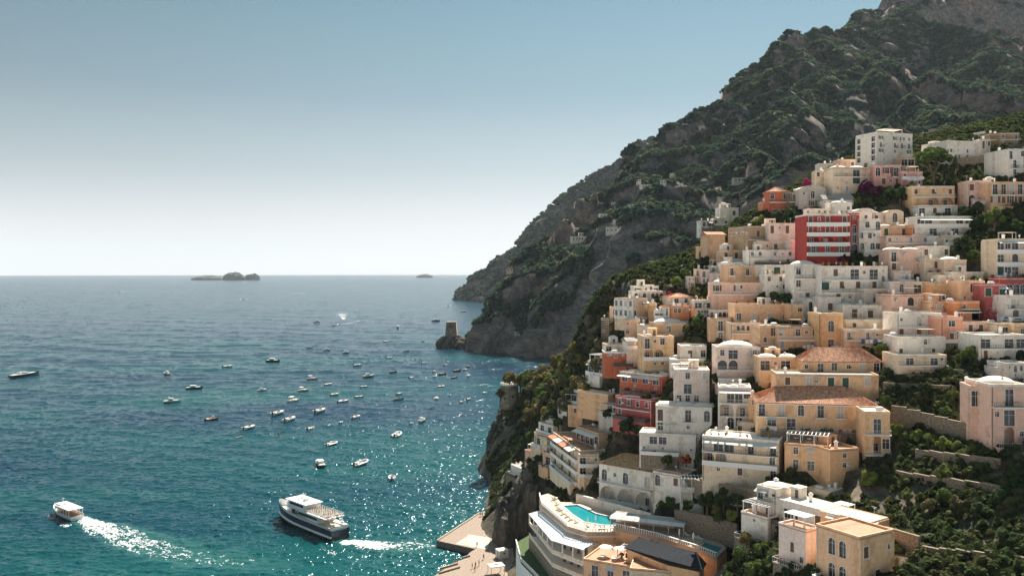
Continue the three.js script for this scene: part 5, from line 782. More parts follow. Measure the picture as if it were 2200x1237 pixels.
for (const [k, z, sx, sy, bx, by, label, opt] of [
  ['sport_yacht', G1, 90, 915, 290, 888, 'long dark sport yacht alone near the left edge'], ['cruiser', G1, 1330, 893, 1268, 884, 'white cabin boat pointing at the viewer, left of dark-hulled cruiser', { len: 9 }], ['launch', G1, 1742, 838, 1812, 831, 'small white launch with splash, left of the wooden cruiser'], ['dark_cruiser', G1, 1457, 1004, 1572, 1000, 'dark-hulled cruiser with white top, nearest big cruiser to sport yacht'],
  ['cruiser', G1, 1283, 1108, 1400, 1103, 'white flybridge cruiser below the dark-hulled cruiser'], ['dark_cruiser', G1, 2085, 788, 2178, 790, 'brown-black cruiser in the middle of the bay'], ['cruiser', G1, 2012, 1019, 2080, 1011, 'little white cabin boat with reddish hull, mid bay', { len: 7 }],
  ['launch', G1, 935, 242, 915, 243, 'tiny speeding boat with thin wake far out on the left', { len: 14 }], ['launch', G1, 1885, 303, 1915, 301, 'tiny white boat in a splash far out below the three-humped island', { len: 12 }],
  ['cruiser', G2, 452, 484, 502, 480, 'far white cruiser left of two crossing speedboats', { len: 14 }], ['launch', G2, 622, 506, 596, 509, 'speedboat with long straight wake heading left', { len: 9 }], ['launch', G2, 690, 440, 686, 450, 'speedboat coming head-on in a fan of spray', { len: 9 }], ['tour_boat', G2, 1118, 518, 1090, 532, 'boxy passenger boat with roof facing the bay, right of speedboats', { len: 14 }],
  ['dark_cruiser', G2, 1380, 473, 1432, 471, 'dark cruiser left of the old watchtower', { len: 15 }], ['dark_launch', G2, 1600, 403, 1640, 402, 'dark boat off the hazy headland', { len: 13 }], ['launch', G2, 1512, 350, 1488, 356, 'speedboat in white spray off the hazy headland', { len: 10 }],
  ['launch', G2, 1002, 636, 1026, 634, 'tiny white launch left of the watchtower rock, upper of two', { len: 7 }], ['dark_launch', G2, 1295, 634, 1315, 632, 'tiny dark launch close left of the watchtower rock', { len: 6 }], ['launch', G2, 404, 684, 432, 683, 'tiny flat launch leftmost in the far row of boats', { len: 7 }], ['cruiser', G2, 530, 702, 572, 698, 'small dark cabin boat, left one of a close pair', { len: 9 }], ['cruiser', G2, 678, 723, 722, 718, 'small white cabin boat, right one of a close pair', { len: 9 }],
  ['dark_launch', G2, 1163, 713, 1190, 711, 'tiny dark boat above the sparkling band', { len: 7 }], ['launch', G2, 765, 822, 822, 817, 'white launch above the flybridge boat in the sparkling band'], ['launch', G2, 1020, 763, 1066, 760, 'low launch at the upper edge of the sparkling band'], ['cruiser', G2, 840, 910, 917, 903, 'white flybridge boat in the middle of the sparkling band'], ['dark_launch', G2, 1045, 882, 1096, 878, 'dark launch just right of the flybridge boat in sparkle'],
  ['gozzo', G2, 402, 929, 475, 922, 'wooden launch with awning left of the sparkling band'], ['launch', G2, 537, 977, 590, 970, 'small launch under the left end of the sparkling band'], ['launch', G2, 815, 994, 868, 989, 'white launch under the flybridge boat in sparkle'], ['gozzo', G2, 332, 1027, 405, 1018, 'launch with engine raised, right of the reddish cabin boat'], ['launch', G2, 583, 1053, 645, 1044, 'white launch in the centre of the moored fleet, upper left'],
  ['launch', G2, 772, 1070, 836, 1064, 'white launch left of the boat with bare mast'], ['gozzo', G2, 256, 1107, 330, 1092, 'cream launch on the left side of the moored fleet'], ['launch', G2, 642, 1109, 718, 1098, 'larger white launch with tan deck, centre of the moored fleet'], ['mast_boat', G2, 1076, 1090, 1148, 1085, 'blue-green boat with a bare mast'], ['dinghy', G2, 1105, 1043, 1132, 1039, 'small dinghy just above the boat with bare mast', { len: 5 }],
  ['inflatable', G2, 1400, 1084, 1418, 1068, 'white inflatable pointing away, right of bare-mast boat', { len: 6 }], ['launch', G2, 1425, 993, 1472, 986, 'white launch above the white inflatable'], ['dinghy', G2, 1205, 917, 1229, 914, 'small pale dinghy alone right of the dark sparkle launch', { len: 5 }], ['launch', G2, 1382, 916, 1410, 908, 'white launch left of the boat with short wake', { len: 6 }], ['dark_launch', G2, 1434, 892, 1481, 886, 'dark boat leaving a short wake in the sparkle'],
  ['dark_launch', G2, 1530, 919, 1572, 915, 'dark launch at the right end of short wake'], ['dark_launch', G2, 1548, 864, 1598, 859, 'dark launch near the cove, upper right fleet'], ['launch', G2, 1617, 857, 1646, 850, 'white launch near the cove, right of a dark launch', { len: 6 }], ['inflatable', G2, 1642, 914, 1670, 902, 'white inflatable near the cove below the launches', { len: 6 }], ['dark_launch', G2, 1650, 831, 1679, 827, 'small dark boat closest to the cove cliff', { len: 6 }], ['dinghy', G2, 1468, 819, 1491, 815, 'small white dinghy in the right sparkle, upper one', { len: 5 }],
  ['dinghy', G2, 1298, 807, 1321, 804, 'small white dinghy in the middle of sparkle', { len: 5 }], ['dinghy', G2, 1490, 791, 1506, 788, 'tiniest dark dinghy in the right sparkle', { len: 4 }], ['dinghy', G2, 1380, 869, 1401, 865, 'small dinghy left of the dark boat with short wake', { len: 5 }], ['dinghy', G2, 1592, 1109, 1616, 1103, 'white dinghy off the wooded point, lower one of two', { len: 4 }], ['dinghy', G2, 1645, 1089, 1673, 1079, 'white dinghy off the wooded point, upper one of two', { len: 5 }], ['dinghy', G2, 1772, 1041, 1799, 1033, 'white dinghy nearest to the round tower', { len: 5 }], ['dinghy', G2, 1840, 857, 1862, 853, 'white dinghy close under the cove trees', { len: 5 }],
  ['launch', G3, 857, 154, 940, 132, 'white launch with black engine, left of the centre pair'], ['launch', G3, 1190, 135, 1262, 114, 'white launch with standing person, right of the black-engine launch'], ['launch', G3, 1482, 179, 1536, 164, 'narrow white launch above the tiny red-trim dinghy'], ['dark_launch', G3, 326, 201, 436, 178, 'long black open boat at left middle', { len: 10 }], ['launch', G3, 633, 269, 710, 248, 'white launch under the long black boat'], ['launch', G3, 952, 208, 1028, 182, 'slim white launch below the black-engine launch'], ['dinghy', G3, 1128, 269, 1176, 254, 'small white dinghy below the slim white launch'],
  ['dinghy', G3, 1371, 217, 1406, 203, 'small dinghy with reddish trim', { len: 4 }], ['canoe', G3, 575, 331, 622, 319, 'two-seat canoe near the red buoy', { name: 'canoe', category: 'canoe' }], ['inflatable', G3, 1282, 393, 1352, 374, 'dark-engined inflatable above the large speedboat'], ['cruiser', G3, 1992, 214, 2056, 184, 'cabin boat lying right in the glitter', { len: 8 }], ['inflatable', G3, 1806, 327, 1852, 297, 'grey-tubed inflatable left in the glitter'], ['dinghy', G3, 1930, 221, 1957, 216, 'tiny tender beside the cabin boat in the glitter', { len: 3 }],
  ['dark_cruiser', G3, 1262, 580, 1188, 512, 'large white speedboat with passengers above the ferry', { len: 11 }], ['inflatable', G3, 1496, 557, 1592, 524, 'long grey inflatable right of the large speedboat'], ['dinghy', G3, 1788, 682, 1788, 622, 'white rowing boat pointing straight away, above the pier', { len: 6 }],
  ['tour_boat', G5, 560, 425, 330, 330, 'white excursion boat with canopy leaving a broad wake', { len: 17 }],
]) boat(k, z(sx, sy), z(bx, by), label, opt ?? {});
{ // buoys
  const b = (px, py, label, col) => { const p = seaAt(px, py), g = group('buoy', V(p.x, 0, p.z)); tag(g, label, 'buoy'); mesh('float', new THREE.SphereGeometry(.55, 12, 8).scale(1, .8, 1).translate(0, .2, 0), col, g); mesh('topmark', new THREE.ConeGeometry(.5, 1.2, 10).translate(0, 1.1, 0), col, g); };
  b(...G3(903, 303), 'red marker buoy in the left middle bay', hullMat.red); b(...G5(238, 405), 'white mooring buoy ahead of the excursion boat', hullMat.white); b(...G3(1285, 598), 'white mooring buoy behind the large speedboat', hullMat.white);
}
// ---------- passenger ferry ----------
const ferryAt = (() => { const a = seaAt(731, 1157), b = seaAt(601, 1107), c = a.clone().lerp(b, .5), len = a.distanceTo(b), g = group('ferry', V(c.x, 0, c.z), Math.atan2(-(b.z - a.z), b.x - a.x));
  tag(g, 'white and navy passenger ferry with crowded open deck and letters NLG', 'ferry');
  const s = len / 42; g.scale.setScalar(s);
  mesh('hull', hullGeometry(42, 9, 3.0, 2.2, .55), hullMat.navy, g); mesh('boot_stripe', hullGeometry(42.06, 9.06, .5, .1, .55), hullMat.wood, g);
  const band = hullGeometry(42.1, 9.12, 2.0, 1.9, .55), bp = band.attributes.position; const up = hullGeometry(41.4, 9.2, 1.5, 2.4, .55).translate(.3, 2.7, 0); mesh('topsides', up, hullMat.white, g);
  mesh('lower_stripe', (() => { const l = []; for (const e of [-1, 1]) for (let i = 0; i < 16; i++) { const f = (t) => V(-21 + 42 * t, 1.0 + 1.5 * t * t, e * (4.5 * (t < .55 ? lerp(.88, 1, t / .55) : Math.pow(Math.max(0, 1 - Math.pow((t - .55) / .45, 2.2)), .8)) + .02)); const a1 = f(i / 17), b1 = f((i + 1) / 17), q = bar(a1, b1, .45, 6); q.scale(1, 1, 1); l.push(q); } return merge(l); })(), hullMat.white, g);
  mesh('main_deck', deckGeometry(40, 9, 4.2, 0, .55, .97), deckMat, g);
  const sal = box(24, 2.4, 7.8, 0, 4.22, 0), p = sal.attributes.position; for (let i = 0; i < p.count; i++) if (p.getX(i) > 0) { const top = p.getY(i) > 5; p.setX(i, top ? 10 : 13.5); p.setZ(i, p.getZ(i) * (top ? .8 : .72)); } sal.computeVertexNormals(); const saloon = mesh('saloon', sal, hullMat.white, g);
  mesh('window_band', merge([-1, 1].map((e) => box(12.6, .95, .08, -5.4, 5.15, e * 3.86))), M.glass, saloon);
  mesh('upper_deck', box(27, .2, 8.2, -4, 6.64, 0), hullMat.white, g);
  const br = box(13, 2.2, 7, 4, 6.86, 0), q = br.attributes.position; for (let i = 0; i < q.count; i++) if (q.getX(i) > 6) { const top = q.getY(i) > 8; q.setX(i, top ? 9 : 11.2); q.setZ(i, q.getZ(i) * .82); } br.computeVertexNormals(); const bridge = mesh('bridge', br, hullMat.white, g);
  mesh('window_band', merge([...[-1, 1].map((e) => box(9.6, .9, .08, 3.1, 7.75, e * 3.46)), box(.1, .9, 5.2, 10.25, 7.75, 0)]), M.glass, bridge); mesh('bridge_roof', merge([box(14.4, .22, 7.6, 3.4, 9.08, 0)]), hullMat.white, g);
  mesh('radar_mast', merge([box(.25, 2.6, .25, 4, 9.3, 0), box(.2, .15, 2.6, 4, 11.2, 0), box(1.4, .9, 1.6, 2, 9.3, 0), box(1, .6, 1, 6.4, 9.3, 1.2), cyl(.45, .45, .5, 4.8, 9.3, -1.4, 10)]), hullMat.white, g);
  mesh('railing', merge([-1, 1].flatMap((e) => [bar(V(-17.2, 7.75, e * 4), V(-2.5, 7.75, e * 4), .06), bar(V(-17.2, 7.3, e * 4), V(-2.5, 7.3, e * 4), .04), ...[...Array(12)].map((_, i) => box(.07, 1.1, .07, -17 + i * 1.3, 6.74, e * 4))]).concat([bar(V(-17.2, 7.75, -4), V(-17.2, 7.75, 4), .06)])), M.railW, g);
  for (let i = 0; i < 9; i++) for (const e of [-1.9, 1.9]) mesh('bench', merge([box(.45, .42, 2.9, -16 + i * 1.5, 6.75, e), box(.1, .5, 2.9, -16.2 + i * 1.5, 7.1, e)]), cushion, g);
  mesh('stern_stairs', merge([0, 1, 2, 3, 4, 5].map((i) => box(.5, .14, 1.1, -17.6 - i * .45, 6.4 - i * .42, 2.2))), hullMat.white, g); mesh('life_raft', merge([-1, 1].map((e) => { const c = new THREE.CapsuleGeometry(.45, .9, 4, 8).rotateZ(Math.PI / 2); return c.translate(-18.6, 4.9, e * 2.4); })), hullMat.white, g); mesh('gangway', box(4.2, .16, 1.2, -19.3, 4.9, -1.2).rotateZ(0), deckMat, g);
  for (let i = 0; i < 4; i++) mesh('life_ring', new THREE.TorusGeometry(.38, .11, 6, 12).rotateY(Math.PI / 2).translate(-17.3, 7.2, -3 + i * 2), hullMat.red, g);
  return { g, s, c, a, b }; })();
// ---------- lettering on the ferry ----------
{
  const { TextGeometry } = await import('three/addons/geometries/TextGeometry.js'); const { FontLoader } = await import('three/addons/loaders/FontLoader.js');
  const font = await new FontLoader().loadAsync('fonts/droid/droid_serif_bold.typeface.json');
  const t = new TextGeometry('NLG', { font, size: 1.5, depth: .3, curveSegments: 4 }), m = mesh('lettering', t, hullMat.navy, ferryAt.g); m.rotation.y = Math.PI + .07; m.position.set(6.2, 4.75, -3.45);
}
// ---------- people: one continuous body from smoothly joined bones ----------
import { MarchingCubes } from 'three/addons/objects/MarchingCubes.js';
function bodyGeometry(bones, res, size, cy) { // bones: [ax,ay,az, bx,by,bz, ra, rb]
  const mc = new MarchingCubes(res, new THREE.MeshBasicMaterial(), false, false, 60000); mc.isolation = 0;
  const half = res / 2;
  for (let k = 0; k < res; k++) for (let j = 0; j < res; j++) for (let i = 0; i < res; i++) {
    const x = (i - half) / half * size, y = (j - half) / half * size + cy, z = (k - half) / half * size; let f = 9;
    for (const b of bones) { const dx = b[3] - b[0], dy = b[4] - b[1], dz = b[5] - b[2], t = clamp(((x - b[0]) * dx + (y - b[1]) * dy + (z - b[2]) * dz) / (dx * dx + dy * dy + dz * dz + 1e-9)); const d = Math.hypot(x - b[0] - dx * t, y - b[1] - dy * t, z - b[2] - dz * t) - lerp(b[6], b[7], t), h = clamp(.5 + .5 * (f - d) / .03); f = lerp(f, d, h) - .03 * h * (1 - h); }
    mc.field[i + j * res + k * res * res] = -f;
  }
  mc.update(); const n = mc.count, g = new THREE.BufferGeometry(), p = new Float32Array(mc.positionArray.slice(0, n * 3)), nn = new Float32Array(mc.normalArray.slice(0, n * 3));
  for (let i = 0; i < n; i++) { p[i * 3] *= size; p[i * 3 + 1] = p[i * 3 + 1] * size + cy; p[i * 3 + 2] *= size; }
  g.setAttribute('position', new THREE.BufferAttribute(p, 3)); g.computeVertexNormals(); g.setAttribute('uv', new THREE.BufferAttribute(new Float32Array(n * 2), 2)); return g;
}
const fingers = (hx, hy, hz, s) => [0, 1, 2, 3].map((i) => [hx, hy, hz - .03 + i * .02, hx + s * .01, hy - .08 + Math.abs(i - 1.4) * .012, hz - .035 + i * .023, .011, .009]).concat([[hx, hy + .03, hz + .03, hx, hy - .02, hz + .07, .012, .01]]);
const walking = (st, arm) => [[0, 1.0, 0, 0, 1.42, 0, .14, .15], [-.14, 1.42, 0, .14, 1.42, 0, .07, .07], [0, 1.45, 0, 0, 1.56, .01, .06, .055], [0, 1.63, .01, 0, 1.7, .01, .095, .1], [0, 1.64, .1, 0, 1.63, .115, .02, .015], [-.1, 1.66, .01, .1, 1.66, .01, .02, .02], [-.09, .98, 0, .09, .98, 0, .12, .12], [-.1, .95, 0, -.1, .5, st * .18, .09, .06], [-.1, .5, st * .18, -.1, .08, st * .14, .06, .042], [-.1, .05, st * .14, -.1, .04, st * .14 + .16, .042, .03], [.1, .95, 0, .1, .5, -st * .16, .09, .06], [.1, .5, -st * .16, .1, .08, -st * .3, .06, .042], [.1, .05, -st * .3, .1, .04, -st * .3 + .16, .042, .03],
  [-.2, 1.4, 0, -.25, 1.12, -.04 - arm * .1, .05, .04], [-.25, 1.12, -.04 - arm * .1, -.26, .86, .06 - arm * .1, .04, .028], ...fingers(-.26, .82, .06 - arm * .1, -1), [.2, 1.4, 0, .25, 1.12, -.04 + arm * .1, .05, .04], [.25, 1.12, -.04 + arm * .1, .26, .86, .08 + arm * .12, .04, .028], ...fingers(.26, .82, .08 + arm * .12, 1)];
const seated = [[0, .5, 0, 0, .92, -.04, .14, .15], [-.14, .92, -.04, .14, .92, -.04, .07, .07], [0, .95, -.04, 0, 1.06, -.03, .06, .055], [0, 1.13, -.03, 0, 1.2, -.03, .095, .1], [0, 1.14, .06, 0, 1.13, .075, .02, .015], [-.1, .48, 0, -.11, .5, .42, .1, .07], [-.11, .5, .42, -.11, .08, .44, .06, .045], [-.11, .05, .44, -.11, .04, .6, .04, .03], [.1, .48, 0, .11, .5, .42, .1, .07], [.11, .5, .42, .11, .08, .44, .06, .045], [.11, .05, .44, .11, .04, .6, .04, .03], [-.2, .9, -.04, -.24, .64, .04, .05, .04], [-.24, .64, .04, -.14, .6, .28, .04, .03], [.2, .9, -.04, .24, .64, .04, .05, .04], [.24, .64, .04, .14, .6, .28, .04, .03]];
const bodies = [bodyGeometry(walking(1, 1), 88, 1.0, .92), bodyGeometry(walking(.25, .3), 88, 1.0, .92), bodyGeometry(seated, 56, .75, .62)];
const skin = std(.45, .26, .17, .7), skinDark = std(.16, .09, .06, .7), cloths = [std(.08, .08, .10, .9), std(.55, .53, .5, .9), std(.10, .16, .30, .9), std(.45, .08, .07, .9), std(.2, .26, .2, .9)], hairs = [std(.03, .02, .015, .6), std(.12, .07, .03, .6)];
const shirtGeo = (y0, y1, r) => new THREE.LatheGeometry([[r * .98, y0], [r * .93, (y0 * 2 + y1) / 3], [r * 1.1, (y0 + 2 * y1) / 3], [r * .95, y1 - .04], [.07, y1 + .02]].map(([a, b]) => new THREE.Vector2(a, b)), 14).scale(1.25, 1, .86);
const shirt = shirtGeo(.95, 1.46, .165), shirtSeated = shirtGeo(.45, .97, .165), legGeo = merge([[-.1, 1], [.1, -1]].map(([x, s]) => { const g = cyl(.085, .125, .45, 0, 0, 0, 10); g.rotateX(s * -.3 * .7); return g.translate(x, .52, s * .17 * .5); })), hairGeo = new THREE.SphereGeometry(.118, 14, 8, 0, 6.283, 0, 1.7).scale(1, 1.08, 1.05).rotateX(-.35), eyeGeo = merge([-1, 1].map((s) => new THREE.SphereGeometry(.014, 6, 5).translate(s * .038, 1.665, .105)));
function person(pos, turn, k, look, label, grp, seatedPose) {
  const g = group('person', pos, turn); tag(g, label, 'person', grp);
  mesh('body', bodies[seatedPose ? 2 : k], rnd() < .8 ? skin : skinDark, g); mesh('shirt', seatedPose ? shirtSeated : shirt, cloths[look % 5], g); if (!seatedPose) { mesh('shorts', legGeo, cloths[(look + 2) % 5], g); mesh('eyes', eyeGeo, M.dark, g); }
  const h = mesh('hair', hairGeo, hairs[look % 2], g); h.position.set(0, seatedPose ? 1.19 : 1.69, seatedPose ? -.04 : 0); return g;
}
for (const [x, y, turn, k, look, label] of [[712, 345, 2.6, 0, 0, 'person in dark clothes at far end of pier, left of a pair'], [740, 345, 2.8, 1, 3, 'person walking at far end of pier, right of a pair'], [795, 345, -.5, 0, 1, 'person in pale shirt by the rock at the far end of pier'], [815, 352, .4, 1, 2, 'person in blue shirt closest to the rock stack on pier'], [662, 800, .9, 0, 1, 'person in pale clothes crossing the paler apron of the pier'], [762, 990, -.4, 0, 0, 'person in dark clothes walking alone near the booth'],
  [590, 1130, 1.2, 1, 4, 'leftmost person of the walking group on the pier'], [640, 1110, 1.0, 0, 0, 'person in dark clothes in the middle of the walking group'], [632, 1165, 1.1, 0, 2, 'person in blue nearest the camera in the walking group'], [693, 1085, 1.3, 1, 1, 'rightmost pale-shirted person of the walking group'], [1030, 1080, -.8, 1, 0, 'person in dark clothes beside the pale green kiosk']]) person(onLevel(...np(x, y), 2.22), turn, k, look, label);
for (const [x, y, turn, label] of [[320, 1035, 2.2, 'person sitting on the seat wall, left of two'], [348, 1045, 2.0, 'person sitting on the seat wall, right of two']]) person(onLevel(...np(x, y), 2.25), turn, 0, x, label, null, true);
{ const c = Math.cos(ferryAt.g.rotation.y), s = Math.sin(ferryAt.g.rotation.y); for (let i = 0; i < 9; i++) for (const e of [-1.9, 1.9]) for (let k = -1; k <= 1; k++) { if (rnd() < .22) continue; const lx = (-15.95 + i * 1.5) * ferryAt.s, lz = (e + k * .95 + rr(-.15, .15)) * ferryAt.s, p = V(ferryAt.c.x + lx * c + lz * s, 6.75 * ferryAt.s, ferryAt.c.z - lx * s + lz * c); person(p, ferryAt.g.rotation.y + Math.PI / 2, 0, (rnd() * 10) | 0, 'passenger sitting on the open upper deck of the ferry', 'passengers on the ferry deck', true); } }
// ---------- trees and bushes ----------
const bark = std(.13, .09, .06, 1), crowns = {};
const crownSet = (k) => crowns[k] ?? (crowns[k] = [0, 1, 2].map(() => k === 'pine' ? leafBall(1, 1500, 1, .42) : k === 'cypress' ? leafBall(1, 700, 1, 1).scale(.32, 1.5, .32) : leafBall(1, 1100, 1, .85)));
const trunkGeo = [0, 1].map(() => { const l = [cyl(.13, .09, .75, 0, -.35, 0, 8)]; for (let i = 0; i < 5; i++) { const a = i * 1.3 + rnd(), e = V(Math.cos(a) * rr(.35, .55), rr(.55, .85), Math.sin(a) * rr(.35, .55)), g = bar(V(0, .3, 0), e, .045, 6); l.push(g); } return merge(l); });
function tree(px, py, rPx, kind, tone, label, grp, opt = {}) {
  const base = Math.min(opt.base ?? py + rPx * (kind === 'bush' ? .55 : .95), 1500), d = (opt.d ?? siteDistance(px, base)) - (opt.fwd ?? .5), R = rPx * d / FOCAL, foot = at(px, base, d); let gy = Math.min(foot.y, ground(foot.x, d) + .2); if (opt.d) gy = foot.y;
  const c = at(px, py, d), g = group(opt.name ?? (kind === 'bush' ? 'bush' : 'tree'), V(c.x, gy, c.z), rnd() * 6); tag(g, label, kind === 'bush' ? 'bush' : 'tree', grp);
  const up = c.y - gy, t = mesh('trunk', trunkGeo[px & 1], bark, g); t.scale.set(R, Math.max(.4, up / .6), R); if (kind === 'pine') t.scale.set(R * .8, up * 1.15, R * .8);
  const cr = mesh('crown', crownSet(kind === 'pine' || kind === 'cypress' ? kind : 'broad')[(px * 7 + py) % 3 | 0], tone, g); cr.scale.setScalar(R); cr.position.y = up; cr.rotation.y = px % 6; return g;
}
const LM = { mid: leafMats[0], light: leafMats[1], dark: leafMats[2], olive: leafMats[3], gold: leafMats[4], magenta: bougainvillea, plum, red: leafMat(.45, .09, .03), lime: leafMat(.20, .24, .05) };
tree(2007, 336, 40, 'pine', LM.mid, 'broad umbrella pine with bare double trunk on the upper ridge', null, { base: 396, name: 'umbrella_pine' });
tree(2033, 378, 18, 'cypress', LM.dark, 'shorter dark cypress right of the umbrella pine', null, { base: 401, name: 'cypress' }); tree(2049, 364, 26, 'cypress', LM.dark, 'taller dark cypress right of the umbrella pine', null, { base: 399, name: 'cypress' });
